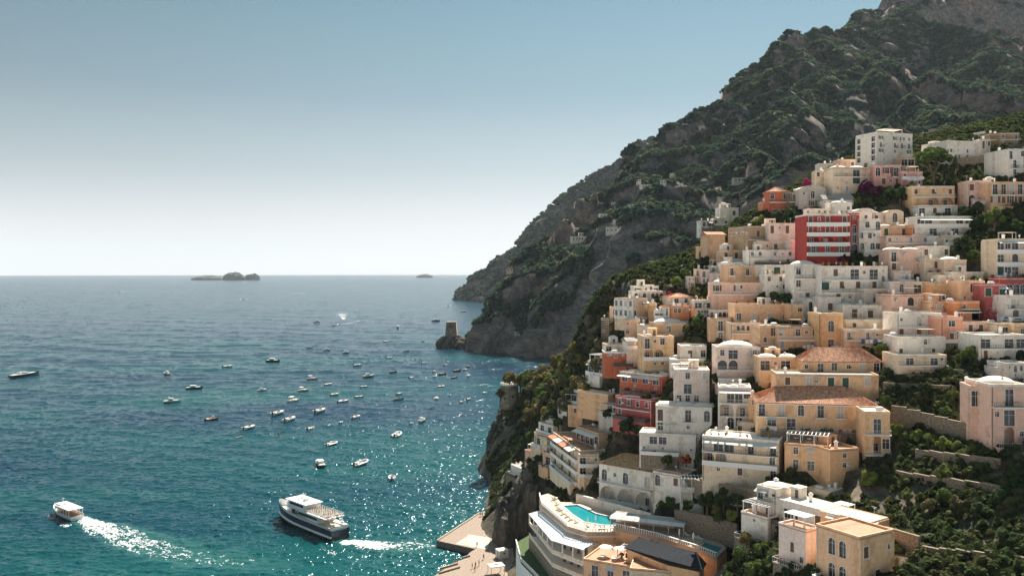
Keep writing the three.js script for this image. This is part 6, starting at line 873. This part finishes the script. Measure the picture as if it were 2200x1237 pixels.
for (const t of [
  [1638, 472, 11, 'broad', 'lime', 'lime green tree beside the dark hedge left of red hotel'], [1622, 480, 9, 'bush', 'lime', 'lime bush at the foot of the lime green tree'], [1672, 465, 16, 'bush', 'dark', 'left half of the tall dark clipped hedge left of red hotel'], [1700, 464, 18, 'bush', 'dark', 'right half of the tall dark clipped hedge left of red hotel'], [1718, 432, 12, 'broad', 'mid', 'tree beside the stone cottage right of brick villa'], [1735, 395, 12, 'bush', 'magenta', 'magenta bougainvillea behind the grey vaulted barn'],
  [1862, 404, 20, 'bush', 'plum', 'plum coloured bush left of the garden hedge'], [1888, 412, 16, 'bush', 'plum', 'smaller plum bush right of the larger plum one'], [1910, 416, 18, 'broad', 'dark', 'dark tree in the upper hanging garden, left'], [1935, 418, 18, 'broad', 'dark', 'dark tree in the upper hanging garden, centre'], [1957, 410, 15, 'broad', 'mid', 'greener tree in the upper hanging garden, right'], [1845, 432, 9, 'bush', 'lime', 'sunlit hedge piece above the barrel vaults, left'], [1868, 433, 9, 'bush', 'light', 'sunlit hedge piece above the barrel vaults, centre'], [1895, 433, 9, 'bush', 'mid', 'darker hedge piece above the barrel vaults, right'], [1985, 425, 12, 'broad', 'mid', 'tree left of the yellow arched house'],
  [2138, 466, 21, 'broad', 'light', 'light green tree with tall pale trunk in right terrace garden', { base: 505 }], [2103, 445, 14, 'broad', 'mid', 'tree under the pink terrace bastion'], [2075, 455, 15, 'broad', 'dark', 'dark tree left of the pink terrace bastion'], [2100, 478, 17, 'broad', 'dark', 'dark tree left of the light green pale-trunked tree'], [2175, 465, 10, 'broad', 'light', 'light tree right of the pale-trunked tree, upper'], [2185, 485, 14, 'broad', 'mid', 'tree right of the pale-trunked tree, lower'], [2160, 492, 12, 'bush', 'dark', 'dark bush at the foot of pale-trunked tree'],
  [2070, 522, 18, 'broad', 'dark', 'dark tree between the white awning house and right cream hotel'], [2052, 542, 12, 'bush', 'dark', 'dark bush below the tree near right cream hotel'], [2092, 548, 12, 'bush', 'mid', 'bush left of the cream hotel'], [2130, 555, 10, 'bush', 'plum', 'red-brown creeper on the cream hotel'],
  [1665, 638, 15, 'broad', 'dark', 'dark tree in the gap left of the long white hotel'], [1688, 641, 15, 'broad', 'dark', 'second dark tree hard by the long white hotel'], [1515, 562, 13, 'broad', 'dark', 'dark round tree below the yellow gatehouse'], [1453, 606, 13, 'broad', 'lime', 'yellow-green tree on the left restaurant terrace'], [1472, 588, 14, 'broad', 'mid', 'tree above the yellow-green tree on left ridge'], [1495, 572, 12, 'bush', 'light', 'sunlit bush under the yellow gatehouse'], [1503, 690, 17, 'broad', 'mid', 'round green tree left of the white glass arcade room'], [1492, 626, 14, 'broad', 'olive', 'olive tree left of the vine house'], [1432, 618, 8, 'broad', 'olive', 'small palm-like tree on white terrace'], [1440, 632, 8, 'bush', 'magenta', 'magenta bougainvillea on the white colonnade'], [1360, 706, 9, 'bush', 'magenta', 'magenta bougainvillea by the plain peach cube'], [1475, 705, 9, 'bush', 'gold', 'rusty creeper beside the tan domed house'],
  [1895, 752, 16, 'broad', 'light', 'sunny tree right of the long tiled roof'], [2085, 758, 20, 'broad', 'light', 'bushy tree with orange tips left of the white glazed villa'], [2060, 772, 12, 'bush', 'mid', 'bush left of the orange-tipped tree'], [2120, 780, 13, 'bush', 'dark', 'dark bush under the white glazed villa, left'], [2145, 785, 12, 'bush', 'dark', 'dark bush under the white glazed villa, right'], [1885, 638, 15, 'bush', 'dark', 'dark creeper beside the slim white stair block'], [1810, 552, 14, 'bush', 'plum', 'violet bougainvillea pergola under the red tower wing'], [1835, 556, 12, 'bush', 'dark', 'dark vine right of the violet pergola'], [2128, 702, 10, 'bush', 'mid', 'vine over the low rose house'],
  [1552, 758, 9, 'bush', 'magenta', 'magenta top of the creeper on pale pink house'], [1536, 785, 14, 'bush', 'plum', 'plum middle of the creeper on pale pink house'], [1542, 815, 17, 'broad', 'dark', 'dark tree under the plum creeper'], [1905, 862, 14, 'broad', 'mid', 'conical tree at right corner of big yellow palazzo'], [1930, 925, 18, 'broad', 'light', 'light tree right of the yellow end wing'], [1258, 828, 8, 'bush', 'magenta', 'magenta flowers on the planted terrace house'], [1348, 840, 8, 'bush', 'magenta', 'magenta flowers on the brick palazzo terrace'], [1390, 860, 14, 'bush', 'mid', 'hanging vine on the brick palazzo'], [1307, 888, 13, 'broad', 'dark', 'dark tree between gold stair wall and raspberry wing'], [1350, 915, 20, 'bush', 'dark', 'large dark shrub under the raspberry wing, left'], [1375, 925, 16, 'bush', 'dark', 'large dark shrub under the raspberry wing, right'], [1145, 935, 16, 'broad', 'light', 'light green tree on the cliff edge left of houses'], [1200, 908, 13, 'broad', 'mid', 'tree between cliff-edge houses and gold house'],
  [1435, 988, 15, 'bush', 'mid', 'green vine arbour behind the villa roof terrace'], [1475, 988, 12, 'bush', 'red', 'orange-red flowering shrub behind villa terrace'], [1505, 985, 11, 'bush', 'dark', 'dark shrub right of the orange-red shrub'],
  [1520, 1075, 20, 'broad', 'dark', 'dark tree in the garden right of villa porch, upper left'], [1555, 1070, 22, 'broad', 'dark', 'dark tree in the garden right of villa porch, upper centre'], [1585, 1075, 18, 'broad', 'dark', 'dark tree in the garden right of villa porch, upper right'], [1540, 1095, 12, 'bush', 'gold', 'yellow flowering bush in the dark garden'], [1572, 1108, 14, 'broad', 'lime', 'sunlit lime shrub above the curved stone wall'], [1545, 1112, 14, 'bush', 'mid', 'bush above the curved stone wall'], [1478, 1085, 14, 'bush', 'dark', 'creeper under the villa porch'], [1440, 1078, 13, 'bush', 'mid', 'creeper hiding the villa wing base'],
  [1605, 1160, 20, 'bush', 'gold', 'golden vine pergola below white pergola house, left'], [1640, 1180, 18, 'bush', 'light', 'green vine below white pergola house, right'], [1590, 1190, 20, 'broad', 'mid', 'tree beside the smaller swimming pool'], [1625, 1222, 20, 'broad', 'light', 'lit tree at the bottom edge centre right'], [1665, 1205, 16, 'bush', 'dark', 'creeper under the stained blush house'], [1700, 1225, 20, 'bush', 'dark', 'dark shrubs at the foot of stained blush house'], [1745, 1232, 20, 'bush', 'dark', 'dark shrubs at the foot of arched windows house'], [1868, 1028, 20, 'broad', 'lime', 'yellow-green tree below the golden bastion'], [1835, 1085, 10, 'bush', 'mid', 'bush behind long pale roof'],
  [1945, 935, 14, 'bush', 'light', 'vine arbour row right of palazzo, first piece'], [1972, 938, 16, 'bush', 'lime', 'vine arbour row right of palazzo, second piece'], [2000, 945, 17, 'bush', 'light', 'vine arbour row right of palazzo, third piece'], [2030, 955, 17, 'bush', 'lime', 'vine arbour row right of palazzo, fourth piece'], [2060, 962, 17, 'bush', 'light', 'vine arbour row right of palazzo, fifth piece'], [2090, 968, 17, 'bush', 'light', 'vine arbour row right of palazzo, sixth piece'], [2115, 975, 14, 'bush', 'mid', 'vine arbour row right of palazzo, last piece'], [2030, 1015, 18, 'broad', 'light', 'lit tree below the vine arbour'], [2050, 850, 14, 'broad', 'light', 'tree left of the pink glazed annex, upper'], [2037, 885, 12, 'bush', 'light', 'leafy bush left of the pink glazed annex'], [1945, 893, 12, 'bush', 'light', 'leafy bush on the upper garden terrace'], [1990, 835, 16, 'broad', 'dark', 'dark tree under the cream ground storey'], [1950, 838, 14, 'broad', 'dark', 'dark tree right of conical tree'], [2090, 835, 14, 'broad', 'dark', 'dark tree above the pink annex'],
  [1950, 1062, 14, 'broad', 'light', 'bright tree on the middle garden terrace'], [1998, 1085, 18, 'broad', 'olive', 'grey-green olive on the lower garden terrace, left'], [2030, 1065, 20, 'broad', 'mid', 'tall olive on the lower garden terrace, centre'], [2055, 1080, 16, 'broad', 'olive', 'grey-green olive on the lower garden terrace, right'], [1925, 1150, 16, 'bush', 'lime', 'sunlit grass bush right of arched windows house'], [1950, 1160, 12, 'bush', 'light', 'agave-like bush near the sunlit bush'], [2110, 1100, 20, 'bush', 'dark', 'dark scrub on the rocky slope, upper'], [2150, 1070, 22, 'bush', 'dark', 'dark scrub on the rocky slope under palazzo'], [2165, 1160, 24, 'bush', 'dark', 'dark scrub on the rocky slope, lower right'], [2180, 970, 16, 'bush', 'dark', 'bush under the pink palazzo arch'],
]) tree(t[0], t[1], t[2], t[3], LM[t[4]], t[5], null, t[6]);
for (const [px, py, r, tone, label] of [[1095, 812, 14, 'gold', 'golden pine behind the round tower'], [1118, 820, 12, 'gold', 'golden pine right of the round tower'], [1125, 855, 19, 'gold', 'large golden pine in front of the round tower'], [1112, 880, 14, 'gold', 'golden pine on the cliff under the round tower'], [1135, 885, 16, 'gold', 'lowest golden pine on the wooded point'], [1075, 845, 8, 'olive', 'small pine left of the round tower'], [1090, 885, 9, 'gold', 'small golden pine on the cliff face']]) tree(px, py, r * 1.25, 'broad', LM[tone], label, null, { base: py + r * 1.4, d: 424 + (px - 1095) * .1 });
{ // wooded slope left of the town
  let n = 0; for (let i = 0; i < 400 && n < 52; i++) { const u = rnd(), v = rnd(), px = lerp(1135, 1290, u), top = lerp(812, 712, u), bot = lerp(905, 800, u * u), py = lerp(top, bot, v); const d = siteDistance(px, py + 8); if (d > 460 || d < 285) continue; n++; tree(px, py, rr(12, 22), 'broad', [LM.olive, LM.olive, LM.light, LM.mid, LM.gold][(rnd() * 5) | 0], 'bushy olive-brown tree in the grove on the slope left of town', 'grove on the slope left of town', { base: py + 17 }); }
}
// ---------- scrub and woods as masses ----------
function mass(name, label, land, n, inside, size, palette, x0, x1, d0, d1) {
  const geos = [0].map(() => leafBall(1, 70, 3, .8)), pts = []; let tries = 0;
  while (pts.length < n && tries++ < n * 8) { const x = rr(x0, x1), d = rr(d0, d1); if (Math.abs(x / d) > .62) continue; const h = land(x, d); if (h < 3) continue; const e = 4, s = Math.hypot(land(x + e, d) - land(x - e, d), land(x, d + e) - land(x, d - e)) / (2 * e); if (!inside(x, d, h, s)) continue; pts.push([x, h, d, s]); }
  const im = new THREE.InstancedMesh(geos[0], new THREE.MeshPhysicalMaterial({ color: 0xffffff, roughness: 1, specularIntensity: .1, transmission: .4, side: THREE.DoubleSide }), pts.length), m = new THREE.Matrix4(), c = new THREE.Color();
  pts.forEach(([x, h, d], i) => { const s = size(x, d) * rr(.6, 1.35); m.compose(V(x, h + s * .15, -d), new THREE.Quaternion().setFromEuler(new THREE.Euler(rr(-.3, .3), rnd() * 6.28, rr(-.3, .3))), V(s * rr(.8, 1.25), s * rr(.75, 1.15), s * rr(.8, 1.25))); im.setMatrixAt(i, m); const p = palette[(rnd() * palette.length) | 0], k = rr(.75, 1.25); im.setColorAt(i, c.setRGB(p[0] * k, p[1] * k, p[2] * k)); });
  im.name = numbered(name); shadowed(im); scene.add(im); tag(im, label, 'vegetation', null, 'stuff'); return im;
}
const woods = [[.032, .064, .042], [.042, .078, .046], [.024, .05, .042], [.075, .10, .056], [.108, .12, .066]];  // bluish shade and paler sunlit clumps are put into these leaf tones
mass('mountain_woods', 'dense dark green woods and scrub covering the mountain', farLand.height, 60000, (x, d, h, s) => s < (h < 190 ? 1.2 : 2.1) + 2.6 * fbm(x * .016, d * .016, 3) && fbm(x * .012, d * .012, 6) > -.26 && !(d > 1850 && h > 430 && s > .75), (x, d) => 2.9 + d / 500, woods, -140, 1250, 610, 2350);
mass('headland_woods', 'scrub on the hazy headland', capeLand.height, 5000, (x, d, h, s) => s < 1.6 && fbm(x * .01, d * .01, 6) > -.15, () => 9, woods, -200, 700, 2300, 3300);
// ---------- garden walls ----------
function stoneWall(px0, py0, px1, py1, hPx, label, mat = wallMats.stone, opt = {}) {
  const n = opt.n ?? 6, pts = []; for (let i = 0; i <= n; i++) { const t = i / n, px = lerp(px0, px1, t), py = lerp(py0, py1, t) + (opt.sag ?? 0) * 4 * t * (1 - t); pts.push(at(px, py, opt.d0 ? lerp(opt.d0, opt.d1, t) : siteDistance(px, py) - .3)); }
  const c = pts[n >> 1], g = group('retaining_wall', c); tag(g, label, 'wall');
  for (let i = 0; i < n; i++) { const a = pts[i], b = pts[i + 1], L = Math.hypot(b.x - a.x, b.z - a.z), h = hPx * -a.z / FOCAL, q = box(L + .3, h + 3, .6 + .02 * (i & 1), 0, -3, 0); q.rotateY(-Math.atan2(b.z - a.z, b.x - a.x)); mesh('wall_section', uvShift(q.translate((a.x + b.x) / 2 - c.x, (a.y + b.y) / 2 - c.y, (a.z + b.z) / 2 - c.z)), mat, g); }
}
stoneWall(1918, 905, 2095, 950, 36, 'long dark stone garden wall above the vine arbour'); stoneWall(1928, 1030, 2150, 1060, 18, 'stone garden wall with path below the lit tree'); stoneWall(1970, 985, 2150, 1005, 20, 'stone garden wall under the vine arbour'); stoneWall(2172, 985, 2230, 990, 16, 'pale wall below the pink palazzo'); stoneWall(2052, 362, 2160, 352, 22, 'stone wall under the large white villa'); stoneWall(1900, 835, 2040, 842, 14, 'upper stone garden wall near cream ground storey'); stoneWall(1985, 1190, 2200, 1210, 16, 'low rubble wall on the rocky slope, bottom right'); stoneWall(1905, 1165, 1975, 1185, 34, 'stone buttress wall right of arched windows house'); stoneWall(2070, 430, 2100, 432, 40, 'grey wall left of the pink bastion'); stoneWall(2050, 800, 2110, 812, 8, 'narrow pale path wall in the upper garden');
stoneWall(1452, 1122, 1584, 1152, 26, 'curved rubble wall behind the smaller pool', wallMats.stone, { d0: 218, d1: 204, sag: -4 }); stoneWall(1480, 1040, 1640, 1068, 14, 'stone terrace wall below the cream veranda house');
stoneWall(1240, 1078, 1400, 1120, 17, 'tall blue-white garden wall behind the larger pool', wallMats.chalk, { d0: 250, d1: 228 });
// ---------- pool furniture ----------
const lounger = (() => { const g = new THREE.Group(); g.name = 'sun_lounger'; mesh('frame', merge([box(.65, .06, 1.3, 0, .3, .1), ...[-.28, .28].flatMap((x) => [-.4, .6].map((z) => box(.06, .3, .06, x, 0, z)))]), M.railW, g); mesh('mattress', box(.6, .09, 1.25, 0, .36, .1), cushion, g); mesh('backrest', box(.6, .09, .7, 0, 0, -.3).rotateX(.7).translate(0, .42, -.5), cushion, g); return g; })();
[[835, 500], [855, 495], [875, 545], [885, 590], [905, 600], [930, 635], [965, 660], [1000, 690], [1050, 715], [1160, 760], [1290, 770], [1330, 770]].forEach(([x, y], i) => { const p = onLevel(...fp([[x, y]])[0], 29.004), o = copyOf(lounger); o.position.copy(p); o.rotation.y = 2.4 + rr(-.2, .2); tag(o, i < 2 ? 'blue-white sun lounger at the narrow end of the larger pool' : 'sun lounger beside the larger pool', 'sun lounger', i < 2 ? 'loungers at the narrow end of the pool' : 'sun loungers along the larger pool'); });
[[1448, 1140], [1466, 1145], [1476, 1148]].forEach(([px, py], i) => { const o = copyOf(lounger); o.position.copy(onLevel(px + 30, py + 12, 30.204)); o.rotation.y = .6; tag(o, ['lounger near the smaller pool, left of three', 'lounger near the smaller pool, middle of three', 'lounger near the smaller pool, right of three'][i], 'sun lounger', 'loungers by the smaller pool'); });
const parasol = (open) => { const g = new THREE.Group(); g.name = 'parasol'; mesh('pole', cyl(.04, .04, 2.4, 0, 0, 0, 6), M.railW, g); mesh('foot', cyl(.3, .28, .12, 0, 0, 0, 10), M.roofG, g); if (open) mesh('canopy', new THREE.ConeGeometry(1.7, .6, 8, 1, true).translate(0, 2.4, 0), M.canvas, g); else mesh('canopy', new THREE.LatheGeometry([[.05, 2.65], [.16, 2.2], [.22, 1.5], [.1, 1.1]].map(([a, b]) => new THREE.Vector2(a, b)), 10), M.canvas, g); return g; };
const closedParasol = parasol(false), openParasol = parasol(true);
const setParasol = (src, pos, label) => { const o = copyOf(src); o.position.copy(pos); tag(o, label, 'parasol', src === openParasol ? 'open parasols' : 'closed parasols'); };
setParasol(closedParasol, onLevel(1263, 1132, 29.004), 'closed white parasol at the tip of the larger pool'); setParasol(closedParasol, onLevel(1280, 1128, 29.004), 'closed white parasol right of the pool tip parasol');
setParasol(closedParasol, onLevel(1460, 1160, 30.204), 'closed white parasol on the cafe terrace, left'); setParasol(closedParasol, onLevel(1490, 1168, 30.204), 'closed white parasol beside the smaller pool'); setParasol(closedParasol, onLevel(1465, 1140, 30.204), 'closed white parasol by the rubble wall');
{ const t = placed.terrace_house, at3 = (x, z, y = t.H + .17) => V(x, y, z).applyAxisAngle(V(0, 1, 0), -t.th).add(t.pos); setParasol(openParasol, at3(-2.2, -5), 'open white parasol on roof restaurant, left'); setParasol(openParasol, at3(1.2, -5.5), 'open white parasol on roof restaurant, right');
  for (const [x, z, l] of [[-2, -2.5, 'round white table on roof restaurant, left'], [1, -2.6, 'round white table on roof restaurant, right']]) { const g = group('cafe_table', at3(x, z)); tag(g, l, 'table', 'restaurant tables'); mesh('table_top', cyl(.7, .7, .06, 0, .7, 0, 14), M.trim, g); mesh('pedestal', cyl(.06, .05, .7, 0, 0, 0, 8), M.steel, g); mesh('foot', cyl(.3, .2, .05, 0, 0, 0, 10), M.steel, g); }
  const p = group('pergola', at3(4.2, -6), -t.th); tag(p, 'bare wooden pergola frame over plants on the roof restaurant', 'pergola'); for (const x of [-3, 0, 3]) for (const z of [-2.2, 2.2]) mesh('post', box(.12, 2.3, .12, x, 0, z), M.wood, p); for (const z of [-2.2, -.7, .8, 2.2]) mesh('beam', box(6.6, .1, .1, 0, 2.3, z), M.railW, p); for (const x of [-3, -1, 1, 3]) mesh('rafter', box(.09, .1, 4.8, x, 2.4, 0), M.railW, p); for (let i = 0; i < 7; i++) { const f = mesh('foliage', leafBall(.7, 60, 3), leafMats[i % 3], p); f.position.set(-2.7 + i * .9, .6, rr(-1.6, 1.6)); } }
{ const t = placed.d17; for (const [x, z, l] of [[-3, -5, 'cafe table under the white pergola, left'], [0, -5.2, 'cafe table under the white pergola, middle'], [3, -5, 'cafe table under the white pergola, right']]) { const g = group('cafe_table', V(x, t.H + .17, z).applyAxisAngle(V(0, 1, 0), -t.th).add(t.pos)); tag(g, l, 'table', 'restaurant tables'); mesh('table_top', cyl(.6, .6, .06, 0, .7, 0, 12), M.trim, g); mesh('pedestal', cyl(.06, .05, .7, 0, 0, 0, 8), M.steel, g); } }
// ---------- laundry ----------
for (const [id, x, y, n, label, mats] of [['t1', 1.2, .3, 3, 'pale blue sheets hung under the tower house window', [M.linen]], ['t4', 2.5, .5, 3, 'white laundry hanging left of the tower house', [M.linen, M.trim]], ['t7', 1, 1.2, 6, 'blue and white laundry along the beige balcony', [M.blue, M.linen, M.trim]], ['a4', 0, 1.6, 4, 'laundry on the pink wing balcony', [M.trim, M.linen]]]) { const t = placed[id], g = group('laundry_line', V(x, y, 1.35).applyAxisAngle(V(0, 1, 0), -t.th).add(t.pos), -t.th); tag(g, label, 'laundry'); mesh('line', bar(V(-n * .6, 1.5, 0), V(n * .6, 1.5, 0), .02), M.rail, g); for (let i = 0; i < n; i++) { const q = new THREE.PlaneGeometry(.9, rr(1, 1.5), 4, 4), p = q.attributes.position; for (let k = 0; k < p.count; k++) p.setZ(k, .07 * Math.sin(p.getX(k) * 7 + i)); q.computeVertexNormals(); const m = mesh('cloth', q, new THREE.MeshStandardMaterial({ color: mats[i % mats.length].color, roughness: .95, side: THREE.DoubleSide }), g); m.position.set(-n * .55 + .5 + i * 1.1, .85, 0); } }
// ---------- parked cars on the upper road ----------
const carBody = () => { const s = new THREE.Shape(); [[-2.1, .3], [2.1, .3], [2.15, .75], [1.3, .95], [.7, 1.42], [-1.2, 1.45], [-1.9, 1.0], [-2.15, .9]].forEach(([x, y], i) => i ? s.lineTo(x, y) : s.moveTo(x, y)); s.closePath(); return new THREE.ExtrudeGeometry(s, { depth: 1.5, bevelEnabled: true, bevelSize: .08, bevelThickness: .08, bevelSegments: 2 }).translate(0, 0, -.75); };
const carGeo = carBody(), glassGeo = merge([-1, 1].map((s) => { const h = new THREE.Shape(); [[-1.6, 1.0], [1.0, 1.0], [.6, 1.36], [-1.1, 1.38]].forEach(([x, y], i) => i ? h.lineTo(x, y) : h.moveTo(x, y)); h.closePath(); return extrude(h, .03).translate(0, 0, s * .84 - .015); })), wheelGeo = cyl(.33, .33, .22, 0, -.11, 0, 16).rotateX(Math.PI / 2), rimGeo = cyl(.18, .18, .24, 0, -.12, 0, 10).rotateX(Math.PI / 2);
for (const [px, py, turn, col, label] of [[2186, 695, .1, [.8, .8, .8], 'white car parked under the big garage arch'], [2165, 692, .1, [.7, .7, .72], 'silver-white car left of the white car by garage arch'], [2118, 349, -.2, [.7, .7, .72], 'silver car above the stone wall right of white villa'], [2132, 348, -.1, [.05, .05, .06], 'black car right of the silver car on the upper road']]) { const d = siteDistance(px, py), p = at(px, py, d), g = group('parked_car', p, turn); carve.push([p.x, d + 1, 2.6, 2, turn, p.y]); tag(g, label, 'car', 'cars parked on the upper roads'); mesh('body', carGeo, std(...col, .3), g); mesh('window', glassGeo, M.glass, g); for (const x of [-1.35, 1.35]) for (const z of [-.8, .8]) { const w = mesh('wheel', wheelGeo, M.dark, g); w.position.set(x, .33, z); mesh('rim', rimGeo, M.steel, w); } for (const z of [-.6, .6]) mesh('headlight', box(.08, .14, .3, 2.2, .62, z), M.trim, g); }
// ---------- far villas on the mountain ----------
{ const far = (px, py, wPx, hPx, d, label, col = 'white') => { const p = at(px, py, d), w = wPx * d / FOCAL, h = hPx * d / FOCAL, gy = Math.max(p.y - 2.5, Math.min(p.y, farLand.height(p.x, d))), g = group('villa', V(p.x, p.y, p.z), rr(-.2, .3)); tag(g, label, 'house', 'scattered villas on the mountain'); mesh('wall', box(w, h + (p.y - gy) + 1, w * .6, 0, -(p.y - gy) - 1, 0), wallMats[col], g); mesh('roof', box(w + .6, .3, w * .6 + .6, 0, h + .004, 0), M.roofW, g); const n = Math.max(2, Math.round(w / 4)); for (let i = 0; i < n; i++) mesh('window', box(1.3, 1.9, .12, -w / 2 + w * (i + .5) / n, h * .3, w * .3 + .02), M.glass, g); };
  const onMountain = (px, py, d0) => { for (let d = 640; d < 1700; d += 3) { const p = at(px, py, d); if (farLand.height(p.x, d) >= p.y - 1) return d - 5; } return d0; };
  for (const [px, py, w, h, label, col] of [[1315, 500, 26, 12, 'white villa with arched porch low on the mountain shoulder'], [1298, 470, 22, 10, 'white villa above the arched-porch villa'], [1240, 498, 14, 9, 'small white villa on the left of the mountain shoulder'], [1243, 518, 32, 10, 'grey-white villa over the pink cliff, leftmost big one', 'chalk'], [1248, 508, 10, 8, 'tiny cream block on the grey-white cliff villa', 'cream'], [1388, 407, 24, 10, 'white villa amid the upper hamlet'], [1452, 384, 22, 11, 'cream villa with wide roof at the cliff top', 'cream'], [1425, 395, 12, 7, 'small white block left of the cream cliff-top villa'], [1405, 382, 10, 6, 'tiny white house in the upper hamlet, left'], [1372, 392, 10, 6, 'tiny white house at the left of the upper hamlet'], [1362, 446, 24, 6, 'low white terrace house under the upper hamlet'], [1385, 440, 8, 7, 'tiny white domed house right of low terrace house'], [1323, 442, 18, 7, 'pale villa among trees left of the low terrace house'], [1590, 392, 30, 9, 'grey roadside building in the dark woods', 'grey'], [1508, 285, 12, 14, 'ruined pale house high on the mountain spur', 'grey'], [1095, 583, 14, 5, 'pale terrace wall on the lower mountain ridge', 'beige'], [1392, 598, 10, 30, 'tall grey concrete pillar on the dark cliff', 'grey'], [1113, 716, 12, 3, 'pale ledge house at the foot of sea cliff', 'grey']]) far(px, py, w, h, onMountain(px, py, 950), label, col ?? 'white');
}

{ const t = placed.h1; for (const [x, m] of [[-.36, M.red], [-.16, M.canvas], [.06, M.red], [.28, M.canvas]]) { const a = box(t.w * .19, .08, 2.6, 0, 0, 1.1); a.rotateX(.3); const q = mesh('awning', a, m === M.red ? std(.55, .17, .08, .9) : m, t.root); q.position.set(x * t.w, t.H + .15, .02); } }
buildNearLand();
mass('hillside_scrub', 'bushes and undergrowth filling the gaps between the houses', (x, d) => ground(x, d), 18000, (x, d, h, s) => { const i = Math.round((x - nearX0) / nearCell), j = Math.round((d - nearD0) / nearCell), k = j * nearNX + i; return natural[k] - nearH[k] < .2 && fbm(x * .09, d * .09, 12) > (x > 85 && d < 220 ? -.3 : -.16) && !(x < 30 && d < 320 && h < 22); }, (x, d) => .75 + .9 * Math.max(0, .5 + fbm(x * .2, d * .2, 5)), [[.06, .085, .028], [.08, .10, .035], [.05, .065, .025], [.11, .11, .045]], -12, 320, 120, 420);
{ const isle = (name, label, list) => { const g = group(name, V(0, 0, 0)); tag(g, label, 'island'); for (const [px0, px1, pyTop, pyBase, d, nm] of list) { const w = (px1 - px0) * d / FOCAL, c = at((px0 + px1) / 2, pyBase, d), h = (pyBase - pyTop) * d / FOCAL, q = new THREE.SphereGeometry(1, 48, 16, 0, 6.283, 0, 1.65), p = q.attributes.position; for (let i = 0; i < p.count; i++) { const x = p.getX(i), y = p.getY(i), z = p.getZ(i), k = 1 + .5 * fbm(x * 2.3 + px0, y * 2.3, z * 2.3, 5); p.setXYZ(i, x * w / 2 * (1 + .12 * (k - 1)), Math.pow(Math.max(0, y), .7) * h * k + (y <= 0 ? -8 : 0), z * w * .4); } q.computeVertexNormals(); const m = mesh(nm, q, std(.05, .055, .045, 1), g); m.position.copy(c); } };
  isle('island', 'dark three-humped rocky island group on the horizon', [[410, 482, 592.5, 602, 9100, 'low_hump'], [478, 526, 586, 602, 9050, 'high_hump'], [526, 558, 588.5, 601.5, 9100, 'small_hump']]);
  isle('island', 'small flat island on the horizon near the headland', [[894, 930, 589.6, 596, 12500, 'hump']]);
}
renderer.render(scene, camera);
